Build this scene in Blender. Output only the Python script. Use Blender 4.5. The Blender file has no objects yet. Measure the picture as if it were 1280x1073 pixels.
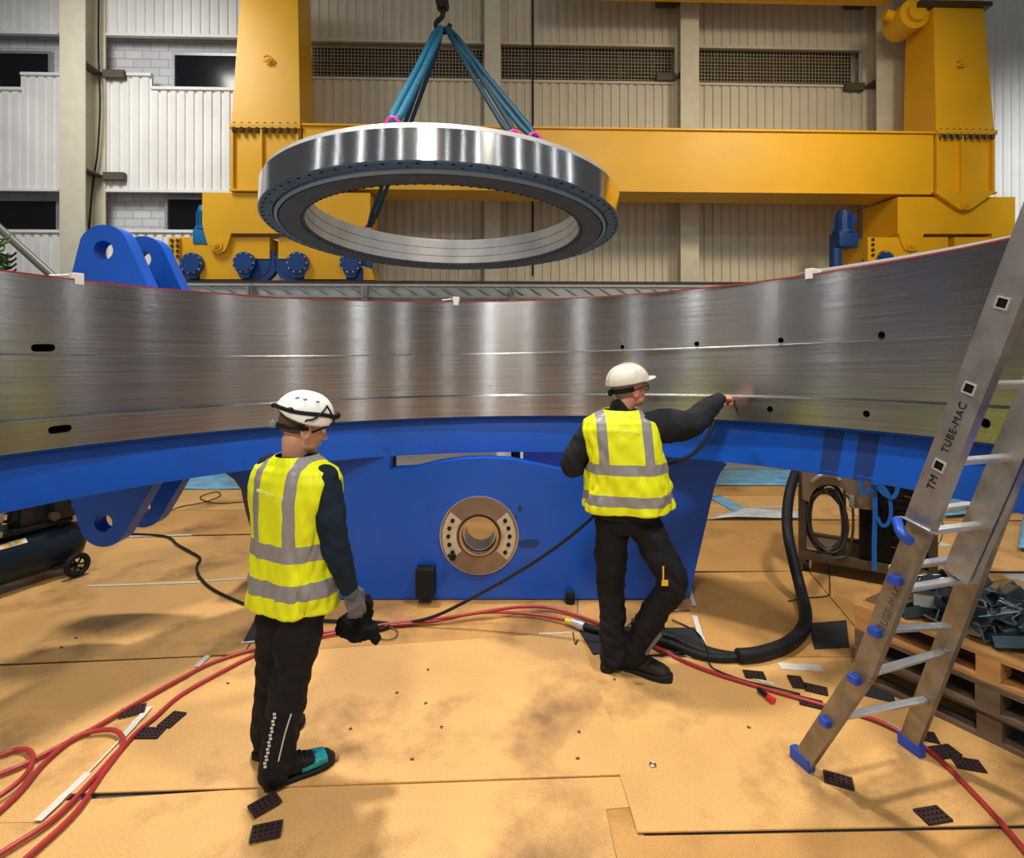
import bpy, bmesh, math, random
from mathutils import Vector, Matrix, noise
from math import sin, cos, pi, radians as R, sqrt, atan2

S = bpy.context.scene
COL = S.collection
# ---------------------------------------------------------------- camera
FPX, HOR, CH = 700.0, 430.0, 1.95          # focal length in pixels, horizon row, eye height
cd = bpy.data.cameras.new('camera'); cam = bpy.data.objects.new('camera', cd); COL.objects.link(cam)
cam.location = (0, 0, CH); cam.rotation_euler = (pi/2, 0, 0)
cd.sensor_width = 36; cd.lens = 36*FPX/1280; cd.shift_y = (HOR-536.5)/1280; cd.clip_end = 200
S.camera = cam
# ---------------------------------------------------------------- world, exposure, hall lamps and added lights
S.view_settings.view_transform = 'Standard'; S.view_settings.look = 'None'
S.view_settings.gamma = 1; S.view_settings.use_curve_mapping = False; S.view_settings.exposure = 0.0
w = bpy.data.worlds.new('hall_air'); S.world = w; w.use_nodes = True
w.node_tree.nodes['Background'].inputs[0].default_value = (.95, .95, 1, 1)
w.node_tree.nodes['Background'].inputs[1].default_value = .075
def area(name, loc, target, sx, sy, power, color=(1, .93, .82), spread=180):
    l = bpy.data.lights.new(name, 'AREA'); l.shape = 'RECTANGLE'; l.size = sx; l.size_y = sy
    l.energy = power; l.color = color; l.spread = R(spread)
    o = bpy.data.objects.new(name, l); COL.objects.link(o); o.location = loc
    o.rotation_euler = (Vector(target)-Vector(loc)).to_track_quat('-Z', 'Y').to_euler(); return o
area('ceiling_lamp', (-2.2, 4.6, 9.5), (-1.2, 2.6, 0), .6, .6, 275, spread=110)
area('ceiling_lamp', (3.2, 1.0, 9.5), (1.5, 3.0, 0), .6, .6, 170, spread=110)
area('ceiling_lamp', (-1.5, -3.5, 9.0), (0, 3, .5), .9, .9, 170, spread=110)
area('ceiling_lamp', (-8.5, 8.0, 10.5), (-8.8, 13.5, 4.5), 2.5, 2.5, 260, (1, .97, .93), 120)
area('ceiling_lamp', (7.5, 5.0, 9.5), (6.5, 12, 6.2), 1.2, 1.2, 75, (1, .86, .62), 75)  # added light, unseen, to brighten the right side of the crane
area('ceiling_lamp', (13, 9.0, 9.5), (14.5, 14, 5.0), 1.5, 1.5, 120, (.95, .97, 1), 80)
area('ceiling_lamp', (3.0, 3.5, 9.5), (3.0, 12, 5.2), 1.6, 1.6, 95, (1, .80, .52), 100)
# tall light strips added out of view around the hall to streak the machined steel
for ang, wd, pw in ((-170, .08, 38), (-152, .20, 70), (-136, .05, 30), (-121, .11, 50), (-106, .05, 32), (-95, .18, 80), (-83, .05, 32),
                    (-70, .07, 38), (-58, .20, 76), (-41, .06, 34), (-24, .16, 62), (-8, .07, 32), (176, .12, 45), (6, .10, 40), (19, .2, 50)):
    p = (12*cos(R(ang)), 2+12*sin(R(ang)), 7.2)
    area('window_light', p, (0, 2, 7.2), wd, 13, pw, (.93, .97, 1))

# ---------------------------------------------------------------- pixel -> place helpers
def P(x, y, Y): return Vector(((x-640)/FPX*Y, Y, CH-(y-HOR)/FPX*Y))
def G(x, y, z=0.0):
    Y = (CH-z)*FPX/(y-HOR); return Vector(((x-640)/FPX*Y, Y, z))
YAW = .034
def UZ(px, py, Yb):                        # pixel -> (u, z) on the yawed plane through (0, Yb)
    t = (px-640)/FPX; X = t*Yb/(1-YAW*t); Y = Yb+YAW*X
    return X*sqrt(1+YAW*YAW), CH+(HOR-py)/FPX*Y

# ---------------------------------------------------------------- materials
MATS = {}
def nd(nt, t, **k):
    n = nt.nodes.new(t)
    for a, b in k.items(): setattr(n, a, b)
    return n
def mat(name, col, rough=.5, metal=0.0, var=0.0, vscale=4.0, bump=0.0, bscale=60.0, spec=None, dirt=None, dscale=2.0, damt=.5, stretch=None, **kw):
    if name in MATS: return MATS[name]
    m = bpy.data.materials.new(name); m.use_nodes = True; nt = m.node_tree; L = nt.links.new
    b = nt.nodes['Principled BSDF']; MATS[name] = m
    b.inputs['Base Color'].default_value = (*col, 1); b.inputs['Roughness'].default_value = rough
    b.inputs['Metallic'].default_value = metal; b.inputs['Specular IOR Level'].default_value = spec if spec is not None else (.18 if max(col) < .05 and metal == 0 else .5)
    for k, v in kw.items(): b.inputs[k].default_value = v
    tc = nd(nt, 'ShaderNodeTexCoord'); src = tc.outputs['Object']
    if stretch:
        mp = nd(nt, 'ShaderNodeMapping'); mp.inputs['Scale'].default_value = stretch; L(src, mp.inputs[0]); src = mp.outputs[0]
    cs = None
    if var:
        n = nd(nt, 'ShaderNodeTexNoise'); n.inputs['Scale'].default_value = vscale; n.inputs['Detail'].default_value = 6
        L(src, n.inputs['Vector'])
        mr = nd(nt, 'ShaderNodeMapRange'); mr.inputs[1].default_value = .3; mr.inputs[2].default_value = .7
        mr.inputs[3].default_value = 1-var; mr.inputs[4].default_value = 1+var; L(n.outputs[0], mr.inputs[0])
        mx = nd(nt, 'ShaderNodeMix', data_type='RGBA', blend_type='MULTIPLY'); mx.inputs[0].default_value = 1
        mx.inputs[6].default_value = (*col, 1); L(mr.outputs[0], mx.inputs[7]); cs = mx.outputs[2]
    if dirt:
        n = nd(nt, 'ShaderNodeTexNoise'); n.inputs['Scale'].default_value = dscale; n.inputs['Detail'].default_value = 8
        n.inputs['Roughness'].default_value = .65; L(src, n.inputs['Vector'])
        mr = nd(nt, 'ShaderNodeMapRange'); mr.inputs[1].default_value = .52; mr.inputs[2].default_value = .72
        mr.inputs[3].default_value = 0; mr.inputs[4].default_value = damt; L(n.outputs[0], mr.inputs[0])
        mx = nd(nt, 'ShaderNodeMix', data_type='RGBA'); mx.inputs[6].default_value = (*col, 1); mx.inputs[7].default_value = (*dirt, 1)
        if cs: L(cs, mx.inputs[6])
        L(mr.outputs[0], mx.inputs[0]); cs = mx.outputs[2]
    if cs: L(cs, b.inputs['Base Color'])
    if bump:
        n = nd(nt, 'ShaderNodeTexNoise'); n.inputs['Scale'].default_value = bscale; n.inputs['Detail'].default_value = 4; L(src, n.inputs['Vector'])
        bp = nd(nt, 'ShaderNodeBump'); bp.inputs['Strength'].default_value = bump; bp.inputs['Distance'].default_value = .01
        L(n.outputs[0], bp.inputs['Height']); L(bp.outputs[0], b.inputs['Normal'])
    return m
yellow = mat('yellow_paint', (.84, .44, .004), .42, var=.05, vscale=1.2, bump=.03, bscale=30)
blue = mat('blue_paint', (.002, .085, .52), .38, var=.08, vscale=2, bump=.02, dirt=(.01, .03, .12), dscale=2.2, damt=.35)
blued = mat('drive_blue', (.006, .05, .22), .4, var=.1)
wallm = mat('white_cladding', (.80, .80, .77), .45, var=.06, vscale=.8, dirt=(.45, .42, .36), dscale=.6, damt=.3)
wall_shade = mat('beige_cladding', (.62, .565, .45), .45, var=.06, vscale=.8, dirt=(.38, .33, .25), dscale=.6, damt=.3)  # dim warm shade of the middle bays is put into this cladding colour
colm = mat('cream_steel', (.62, .58, .45), .5, var=.06)
greym = mat('galvanised_steel', (.42, .44, .45), .4, .6, var=.12, vscale=3)
darkm = mat('black_rubber', (.012, .012, .014), .6, var=.2)
black = mat('black_plastic', (.010, .010, .011), .45)
steel = mat('plain_steel', (.55, .55, .56), .3, 1.0, var=.1, vscale=8)
whitep = mat('white_plastic', (.80, .80, .78), .35, var=.04, vscale=10)
alu2 = mat('scuffed_aluminium', (.27, .24, .195), .45, .7, var=.3, vscale=8, bump=.15, bscale=80, dirt=(.12, .09, .06), dscale=6, damt=.7)
alu = mat('aluminium', (.42, .41, .39), .38, .85, var=.22, vscale=9, bump=.08, bscale=80, dirt=(.16, .14, .12), dscale=7, damt=.55)
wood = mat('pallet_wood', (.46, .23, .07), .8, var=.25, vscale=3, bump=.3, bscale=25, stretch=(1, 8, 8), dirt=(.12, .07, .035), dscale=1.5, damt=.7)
redh = mat('red_hose', (.36, .028, .03), .38, var=.12, vscale=12)
glassm = mat('dark_window_glass', (.006, .006, .008), .12, spec=.6)
def board_mat(name, col):
    m = mat(name, col, .52, var=.13, vscale=1.6, bump=.05, bscale=40, dirt=(.15, .075, .03), dscale=1.3, damt=.8); nt = m.node_tree; L = nt.links.new
    b = nt.nodes['Principled BSDF']; src = b.inputs['Base Color'].links[0].from_socket
    tc = nd(nt, 'ShaderNodeTexCoord'); n = nd(nt, 'ShaderNodeTexNoise'); n.inputs['Scale'].default_value = 110; n.inputs['Detail'].default_value = 3
    L(tc.outputs['Object'], n.inputs['Vector'])
    mr = nd(nt, 'ShaderNodeMapRange'); mr.inputs[1].default_value = .3; mr.inputs[2].default_value = .7; mr.inputs[3].default_value = .86; mr.inputs[4].default_value = 1.12
    L(n.outputs[0], mr.inputs[0])
    mx = nd(nt, 'ShaderNodeMix', data_type='RGBA', blend_type='MULTIPLY'); mx.inputs[0].default_value = 1; L(src, mx.inputs[6]); L(mr.outputs[0], mx.inputs[7])
    L(mx.outputs[2], b.inputs['Base Color']); return m
boardA = board_mat('hardboard', (.64, .365, .13)); boardB = board_mat('hardboard_worn', (.52, .275, .085))
def machined(name, col, rough, aniso, grooves=True):
    m = mat(name, col, rough, 1.0); nt = m.node_tree; L = nt.links.new; b = nt.nodes['Principled BSDF']
    b.inputs['Anisotropic'].default_value = aniso; b.inputs['Anisotropic Rotation'].default_value = .25
    tg = nd(nt, 'ShaderNodeTangent', direction_type='UV_MAP'); tg.uv_map = 'UVMap'; L(tg.outputs[0], b.inputs['Tangent'])
    uv = nd(nt, 'ShaderNodeUVMap'); uv.uv_map = 'UVMap'
    mp = nd(nt, 'ShaderNodeMapping'); mp.inputs['Scale'].default_value = (1.0, 85, 1); L(uv.outputs[0], mp.inputs[0])
    n = nd(nt, 'ShaderNodeTexNoise'); n.inputs['Scale'].default_value = 1; n.inputs['Detail'].default_value = 3; L(mp.outputs[0], n.inputs['Vector'])
    mp2 = nd(nt, 'ShaderNodeMapping'); mp2.inputs['Scale'].default_value = (1.1, 2.2, 1); L(uv.outputs[0], mp2.inputs[0])
    n2 = nd(nt, 'ShaderNodeTexNoise'); n2.inputs['Scale'].default_value = 1.3; n2.inputs['Detail'].default_value = 1.5; L(mp2.outputs[0], n2.inputs['Vector'])
    mr = nd(nt, 'ShaderNodeMapRange'); mr.inputs[1].default_value = .1; mr.inputs[2].default_value = .9
    mr.inputs[3].default_value = rough*.6; mr.inputs[4].default_value = rough*1.4; pass
    if grooves:
        m1 = nd(nt, 'ShaderNodeMapRange'); m1.inputs[1].default_value = .3; m1.inputs[2].default_value = .7; m1.inputs[3].default_value = .80; m1.inputs[4].default_value = 1.12
        L(n.outputs[0], m1.inputs[0])
        mx = nd(nt, 'ShaderNodeMix', data_type='RGBA', blend_type='MULTIPLY'); mx.inputs[0].default_value = 1; mx.inputs[6].default_value = (*col, 1)
        L(m1.outputs[0], mx.inputs[7]); L(mx.outputs[2], b.inputs['Base Color'])
        bp = nd(nt, 'ShaderNodeBump'); bp.inputs['Strength'].default_value = .10; bp.inputs['Distance'].default_value = .002
        L(n.outputs[0], bp.inputs['Height']); L(bp.outputs[0], b.inputs['Normal'])
    return m
millA = machined('milled_steel', (.44, .43, .425), .23, .95)
millB = machined('polished_steel', (.72, .71, .70), .15, .8, False)

# ---------------------------------------------------------------- object helpers
def obj(name, bm, m=None, parent=None, smooth=None, mats=None, loc=None):
    me = bpy.data.meshes.new(name); bmesh.ops.recalc_face_normals(bm, faces=bm.faces); bm.to_mesh(me); bm.free()
    for x in (mats or [m]): me.materials.append(x)
    o = bpy.data.objects.new(name, me); COL.objects.link(o)
    if parent: o.parent = parent
    if loc is not None: o.location = loc
    if smooth is not None:
        for p in me.polygons: p.use_smooth = True
        if smooth < 180: me.set_sharp_from_angle(angle=R(smooth))
    return o
def tag(o, label, cat, group=None, kind=None):
    if label: o['label'] = label
    if cat: o['category'] = cat
    if group: o['group'] = group
    if kind: o['kind'] = kind
    return o
def thing(name, label, cat, loc=(0, 0, 0), rz=0, group=None):
    o = bpy.data.objects.new(name, None); COL.objects.link(o); o.location = loc; o.rotation_euler = (0, 0, rz); o.empty_display_size = .1
    return tag(o, label, cat, group)
def struct(name, bm, m, smooth=None, **k):
    o = obj(name, bm, m, smooth=smooth, **k); o['kind'] = 'structure'; return o
def bx(bm, x0, x1, y0, y1, z0, z1, M=None, bev=0, mi=0):
    c = Vector(((x0+x1)/2, (y0+y1)/2, (z0+z1)/2))
    r = bmesh.ops.create_cube(bm, size=1, matrix=Matrix.Translation(c) @ Matrix.Diagonal((abs(x1-x0), abs(y1-y0), abs(z1-z0), 1)))
    vs = r['verts']
    if bev:
        es = list({e for v in vs for e in v.link_edges})
        rr = bmesh.ops.bevel(bm, geom=es, offset=bev, segments=2, affect='EDGES', profile=.6)
        vs = list({v for f in rr['faces'] for v in f.verts} | {v for v in vs if v.is_valid})
        seen = set(vs); st = list(vs)
        while st:
            v = st.pop()
            for e in v.link_edges:
                q = e.other_vert(v)
                if q not in seen: seen.add(q); st.append(q)
        vs = list(seen)
    if M is not None: bmesh.ops.transform(bm, matrix=M, verts=vs)
    if mi:
        for f in {f for v in vs for f in v.link_faces}: f.material_index = mi
    return vs
def prism(bm, pts, y0, y1, M=None, hole=None):
    """polygon in (x, z) extruded along y; hole: (cx, cz, r)"""
    n0 = len(bm.verts)
    a = [bm.verts.new((x, y0, z)) for x, z in pts]; b = [bm.verts.new((x, y1, z)) for x, z in pts]
    n = len(pts); vs = a+b
    for i in range(n): bm.faces.new((a[i], a[(i+1) % n], b[(i+1) % n], b[i]))
    if hole:
        cx, cz, r = hole; k = 32
        ha = [bm.verts.new((cx+r*cos(2*pi*i/k), y0, cz+r*sin(2*pi*i/k))) for i in range(k)]
        hb = [bm.verts.new((cx+r*cos(2*pi*i/k), y1, cz+r*sin(2*pi*i/k))) for i in range(k)]; vs += ha+hb
        for i in range(k): bm.faces.new((ha[i], hb[i], hb[(i+1) % k], ha[(i+1) % k]))
        for o_, h_ in ((a, ha), (b, hb)):
            es = [bm.edges.get((o_[i], o_[(i+1) % n])) for i in range(n)]+[bm.edges.get((h_[i], h_[(i+1) % k])) for i in range(k)]
            bmesh.ops.triangle_fill(bm, use_beauty=True, use_dissolve=False, edges=es)
    else:
        bm.faces.new(a); bm.faces.new(b[::-1])
    if M is not None: bmesh.ops.transform(bm, matrix=M, verts=vs)
    return vs
def cyl(bm, p, q, r, r2=None, seg=24, caps=True):
    p, q = Vector(p), Vector(q); d = q-p; m = Matrix.Translation((p+q)/2) @ d.to_track_quat('Z', 'Y').to_matrix().to_4x4()
    return bmesh.ops.create_cone(bm, cap_ends=caps, segments=seg, radius1=r, radius2=r if r2 is None else r2, depth=d.length, matrix=m)['verts']
def sph(bm, c, r, seg=20, M=None):
    rr = (r, r, r) if not hasattr(r, '__len__') else r
    m = Matrix.Translation(c) @ (M.to_4x4() if M is not None else Matrix.Identity(4)) @ Matrix.Diagonal((*rr, 1))
    return bmesh.ops.create_uvsphere(bm, u_segments=seg, v_segments=max(8, seg*2//3), radius=1, matrix=m)['verts']
def crom(pts, k=8, closed=False):
    pts = [Vector(p) for p in pts]; n = len(pts); out = []
    for i in range(n if closed else n-1):
        if closed: a, b, c, d = pts[i-1], pts[i], pts[(i+1) % n], pts[(i+2) % n]
        else: a, b, c, d = pts[max(i-1, 0)], pts[i], pts[i+1], pts[min(i+2, n-1)]
        for j in range(k):
            t = j/k
            out.append(.5*((2*b)+(c-a)*t+(2*a-5*b+4*c-d)*t*t+(3*b-a-3*c+d)*t**3))
    if not closed: out.append(pts[-1])
    return out
def tube(bm, pts, r, seg=12, closed=False, caps=True):
    """round tube along points; r: number or list"""
    n = len(pts); pts = [Vector(p) for p in pts]; rings = []; up = None
    for i, p in enumerate(pts):
        if closed: t = (pts[(i+1) % n]-pts[i-1]).normalized()
        else: t = (pts[min(i+1, n-1)]-pts[max(i-1, 0)]).normalized()
        if up is None: up = Vector((0, 0, 1)) if abs(t.z) < .9 else Vector((1, 0, 0))
        a = (up-t*up.dot(t)).normalized(); b = t.cross(a); up = a
        rr = r[i] if hasattr(r, '__len__') else r
        ra, rb = rr if hasattr(rr, '__len__') else (rr, rr)
        rings.append([bm.verts.new(p+a*ra*cos(2*pi*j/seg)+b*rb*sin(2*pi*j/seg)) for j in range(seg)])
    for i in range(n if closed else n-1):
        A, B = rings[i], rings[(i+1) % n]
        for j in range(seg): bm.faces.new((A[j], A[(j+1) % seg], B[(j+1) % seg], B[j]))
    if caps and not closed: bm.faces.new(rings[0][::-1]); bm.faces.new(rings[-1])
    return rings
def loft(bm, secs, caps=True):
    rings = [[bm.verts.new(p) for p in s] for s in secs]; n = len(rings[0])
    for A, B in zip(rings, rings[1:]):
        for j in range(n): bm.faces.new((A[j], A[(j+1) % n], B[(j+1) % n], B[j]))
    if caps: bm.faces.new(rings[0][::-1]); bm.faces.new(rings[-1])
    return rings
def ell(c, ax, ay, rx, ry, n=32, pw=2.0):
    out = []
    for j in range(n):
        t = 2*pi*j/n; x, y = cos(t), sin(t); e = 2/pw
        out.append(Vector(c)+Vector(ax)*rx*(abs(x)**e)*(1 if x >= 0 else -1)+Vector(ay)*ry*(abs(y)**e)*(1 if y >= 0 else -1))
    return out
def NB(): return bmesh.new()
def remeshed(bm, voxel, smooth_it=4):
    """fuse overlapping closed pieces into one continuous surface"""
    me = bpy.data.meshes.new('tmp'); bmesh.ops.recalc_face_normals(bm, faces=bm.faces); bm.to_mesh(me); bm.free()
    o = bpy.data.objects.new('tmp', me); COL.objects.link(o)
    m = o.modifiers.new('r', 'REMESH'); m.mode = 'VOXEL'; m.voxel_size = voxel
    s = o.modifiers.new('s', 'SMOOTH'); s.factor = .5; s.iterations = smooth_it
    dg = bpy.context.evaluated_depsgraph_get(); ev = o.evaluated_get(dg)
    out = bmesh.new(); out.from_mesh(ev.to_mesh()); ev.to_mesh_clear()
    bpy.data.objects.remove(o); bpy.data.meshes.remove(me); return out
def boolean_cut(o, cutters):
    bmc = NB()
    for c in cutters: c(bmc)
    me = bpy.data.meshes.new('cut'); bmesh.ops.recalc_face_normals(bmc, faces=bmc.faces); bmc.to_mesh(me); bmc.free()
    me.materials.append(black)
    c = bpy.data.objects.new('cut', me); COL.objects.link(c); c.parent = o.parent; bpy.context.view_layer.update()
    m = o.modifiers.new('b', 'BOOLEAN'); m.operation = 'DIFFERENCE'; m.object = c; m.solver = 'EXACT'; m.material_mode = 'TRANSFER'
    dg = bpy.context.evaluated_depsgraph_get(); new = bpy.data.meshes.new_from_object(o.evaluated_get(dg), preserve_all_data_layers=True, depsgraph=dg)
    o.modifiers.clear(); o.data = new; bpy.data.objects.remove(c)
# ================================================================ setting: floor, wall
bm = NB(); bx(bm, -16, 18, -6, 18, -.13, -.03)
concrete = mat('grey_concrete', (.34, .33, .32), .35, var=.12, vscale=1.2, dirt=(.2, .19, .18), dscale=1)
struct('floor', bm, concrete)

YW = 14.3
def frame(name, Yb, label=None, cat=None):
    o = thing(name, label, cat, (0, Yb, 0), math.atan(YAW)); return o
WF = frame('wall_back', YW); WF['kind'] = 'structure'
def wu(px): return UZ(px, HOR, YW)[0]
def wz(py, px=640): return UZ(px, py, YW)[1]
PITCH = .225
def cladding(name, pxl, pxr, zb, zt, par=WF, m=None, v0=0.0):
    bm = NB(); u0, u1 = wu(pxl), wu(pxr); n = max(2, round((u1-u0)/PITCH)); st = (u1-u0)/n; prof = []
    for i in range(n):
        a = u0+i*st; prof += [(a, 0), (a+st*.60, 0), (a+st*.68, .045), (a+st*.92, .045)]
    prof.append((u1, 0))
    A = [bm.verts.new((u, v0+v, zb)) for u, v in prof]; B = [bm.verts.new((u, v0+v, zt)) for u, v in prof]
    for i in range(len(prof)-1): bm.faces.new((A[i], A[i+1], B[i+1], B[i]))
    bm.faces.new([bm.verts.new(p) for p in ((u0, v0+.08, zb), (u1, v0+.08, zb), (u1, v0+.08, zt), (u0, v0+.08, zt))])
    o = obj(name, bm, m or wallm, par); return o
brick = bpy.data.materials.new('white_block'); brick.use_nodes = True
nt = brick.node_tree; bt = nd(nt, 'ShaderNodeTexBrick'); tc = nd(nt, 'ShaderNodeTexCoord'); mp = nd(nt, 'ShaderNodeMapping'); mp.inputs['Rotation'].default_value = (pi/2, 0, 0)
nt.links.new(tc.outputs['Object'], mp.inputs[0]); nt.links.new(mp.outputs[0], bt.inputs[0])
bt.inputs['Color1'].default_value = (.62, .63, .64, 1); bt.inputs['Color2'].default_value = (.52, .54, .56, 1); bt.inputs['Mortar'].default_value = (.34, .35, .36, 1)
bt.inputs['Scale'].default_value = 1; bt.inputs['Brick Width'].default_value = .44; bt.inputs['Row Height'].default_value = .215; bt.inputs['Mortar Size'].default_value = .012
nt.links.new(bt.outputs[0], nt.nodes['Principled BSDF'].inputs['Base Color']); nt.nodes['Principled BSDF'].inputs['Roughness'].default_value = .8

# ---- the masonry wall behind, the cladding in front of it
bm = NB(); bx(bm, -17, 20, .36, .6, -.1, 12); o = obj('masonry', bm, brick, WF)
ZL1, ZL2, ZM0, ZM1 = wz(44, 200), wz(238, 160), wz(52, 500), wz(101, 500)
# left bays
cladding('cladding', -60, 76, ZL1, 12); cladding('cladding', 104, 300, ZL1, 12)
cladding('cladding', 26, 80, ZL2, wz(95, 60)); cladding('cladding', -60, 27, ZL2, wz(113, 10))
cladding('cladding', 104, 190, ZL2, wz(95, 150)); cladding('cladding', 190, 380, ZL2, wz(113, 240))
cladding('cladding', -60, 76, 0, wz(291, 40)); cladding('cladding', 104, 400, 0, wz(291, 240))
# bays behind the crane
for a, b in ((300, 606), (624, 850), (870, 1076), (1076, 1420)):
    if b > 1100:
        cladding('cladding', a, b, 0, 12); continue
    cladding('cladding', a, b, ZM0, 12, m=wall_shade)
    cladding('cladding', a if a > 300 else 384, b, 0, ZM1, m=wall_shade)
# drip rails, sills
def rail(name, pxl, pxr, z, h=.07, out=.05, m=None):
    bm = NB(); bx(bm, wu(pxl), wu(pxr), -out, .06, z, z+h); return obj(name, bm, m or wallm, WF)
for a, b in ((-60, 74), (104, 300)):
    rail('drip_rail', a, b, ZL1-.05); rail('drip_rail', a, b, ZL2-.05)
rail('sill', -60, 76, wz(291, 40)); rail('sill', 104, 256, wz(291, 200))
rail('sill', 27, 76, wz(95, 60)); rail('sill', -60, 28, wz(113, 10)); rail('sill', 104, 190, wz(95, 150)); rail('sill', 189, 380, wz(113, 240))
for a, b in ((384, 606), (624, 850), (870, 1076)): rail('drip_rail', a, b, ZM0-.04, m=wall_shade); rail('sill', a, b, ZM1, .06, m=wall_shade)
# dark windows
wn = 0
def window(pxl, pxr, pyt, pyb, mesh=False, v=.30):
    global wn; wn += 1
    u0, u1 = wu(pxl), wu(pxr); zt = wz(pyt, (pxl+pxr)/2); zb = wz(pyb, (pxl+pxr)/2)
    t = frame('window_%d' % wn, YW); t['kind'] = 'structure'
    bm = NB(); bx(bm, u0, u1, v, v+.03, zb, zt); obj('pane', bm, glassm if not mesh else mat('brown_glass', (.035, .025, .018), .3), t)
    bm = NB(); f = .07
    for q in ((u0-f, u0, zb-f, zt+f), (u1, u1+f, zb-f, zt+f), (u0, u1, zt, zt+f), (u0, u1, zb-f, zb)): bx(bm, q[0], q[1], v-.05, v+.05, q[2], q[3])
    obj('window_frame', bm, greym if not mesh else colm, t)
    if mesh:
        bm = NB(); k = int((u1-u0)/.085)
        for i in range(k+1):
            u = u0+(u1-u0)*i/k; bx(bm, u-.006, u+.006, .13, .142, zb, zt)
        k = int((zt-zb)/.085)
        for i in range(k+1):
            z = zb+(zt-zb)*i/k; bx(bm, u0, u1, .128, .14, z-.006, z+.006)
        obj('wire_mesh', bm, mat('mesh_wire', (.42, .36, .26), .5), t)
        bm = NB()
        for i in range(5): u = u0+(u1-u0)*(.12+.19*i); bx(bm, u-.03, u+.03, v-.04, v-.005, zb, zt)
        for i in range(2): z = zb+(zt-zb)*(.35+.3*i); bx(bm, u0, u1, v-.04, v-.005, z-.02, z+.02)
        obj('glazing_bar', bm, mat('dark_bars', (.08, .055, .035), .6), t)
window(-40, 50, 60, 110); window(211, 292, 63, 113); window(-40, 60, 248, 290); window(202, 256, 246, 290)
for a, b in ((386, 603), (627, 845), (875, 1072)): window(a, b, 53, 100, True)
# structural columns (I-sections) standing in front of the cladding
def column(name, pxl, pxr, web, label, deep=.55, brackets=()):
    u0 = UZ(pxl, HOR, YW-deep)[0]; u1 = UZ(pxr, HOR, YW-deep)[0]; c = (u0+u1)/2
    t = frame(name, YW, label, 'column')
    bm = NB(); bx(bm, u0, u1, -deep, -deep+.03, 0, 12); obj('front_flange', bm, colm, t)
    bm = NB(); bx(bm, c-.02, c+.02, -deep+.03, -.06, 0, 12); obj('web', bm, colm, t)
    bm = NB(); bx(bm, u0, u1, -.06, -.03, 0, 12); obj('rear_flange', bm, colm, t)
    for z in brackets:
        bm = NB(); bx(bm, u0, u1, -deep+.03, -.06, z-.015, z+.015)
        sg = 1 if web > 0 else -1; e = u1 if sg > 0 else u0
        bx(bm, min(e, e+sg*.5), max(e, e+sg*.5), -.16, -.03, z-.08, z+.10); obj('bracket', bm, mat('brown_steel', (.09, .07, .05), .6), t)
column('steel_column', 73, 105, 1, 'cream steel column between the two white clad bays at the left', .75, (wz(95, 100), wz(222, 100)))
column('steel_column', 605, 625, 0, 'beige steel column behind the hanging ring slings', .4)
column('steel_column', 850, 873, -1, 'beige steel column right of the middle mesh window, behind the yellow beam', .5, (wz(100, 860), wz(8, 860)))
column('steel_column', 1095, 1130, -1, 'beige steel column just left of the right crane leg', .6, (wz(112, 1100), wz(10, 1100)))
# conduits
def wallrod(name, pts, r, m, label, cat, v=-.12):
    bm = NB(); Q = []
    for x, y in pts:
        u, z = UZ(x, y, YW+v); X = u/sqrt(1+YAW*YAW); Q.append((X, YW+v+YAW*X, z))
    tube(bm, crom(Q, 6), r, 8); return tag(obj(name, bm, m, smooth=60), label, cat)
wallrod('conduit', [(666, -60), (666, 60), (666, 155), (666, 250), (666, 345)], .022, darkm, 'thin dark vertical conduit on the back wall right of the slings', 'conduit', -.1)
wallrod('hanging_cable', [(124, -40), (123, 60), (125, 130), (122, 190), (116, 230), (111, 290)], .02, darkm, 'black cable hanging beside the left cream column', 'cable', -.25)
for i, x in enumerate((1117, 1125, 1134)):
    wallrod('downpipe', [(x, -60), (x, 60), (x, 165)], .05, greym, ['left', 'middle', 'right'][i]+'most of three galvanised vertical pipes left of the right crane leg', 'pipe', -.2)

# ================================================================ gantry crane
YC = 12.15
CR = frame('gantry_crane', YC, 'yellow steel portal crane with blue wheels spanning the back of the hall', 'crane')
def cu(px): return UZ(px, HOR, YC)[0]
def cz(py, px): return UZ(px, py, YC)[1]
def cpt(px, py): return UZ(px, py, YC)
def cprism(name, pxs, y0, y1, par=None, m=None, hole=None, bev=.0):
    bm = NB(); prism(bm, [cpt(*p) for p in pxs], y0, y1); return obj(name, bm, m or yellow, par or CR)
zt = cz(157, 385); zb = cz(237, 700)
u0, u1 = cu(378), cu(1168)
bm = NB(); bx(bm, u0, u1, .03, .9, zb, zt); bx(bm, u0, u1, -.03, .96, zt, zt+.04); bx(bm, u0, u1, .0, .93, zb-.03, zb)
obj('cross_beam', bm, yellow, CR)
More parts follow.
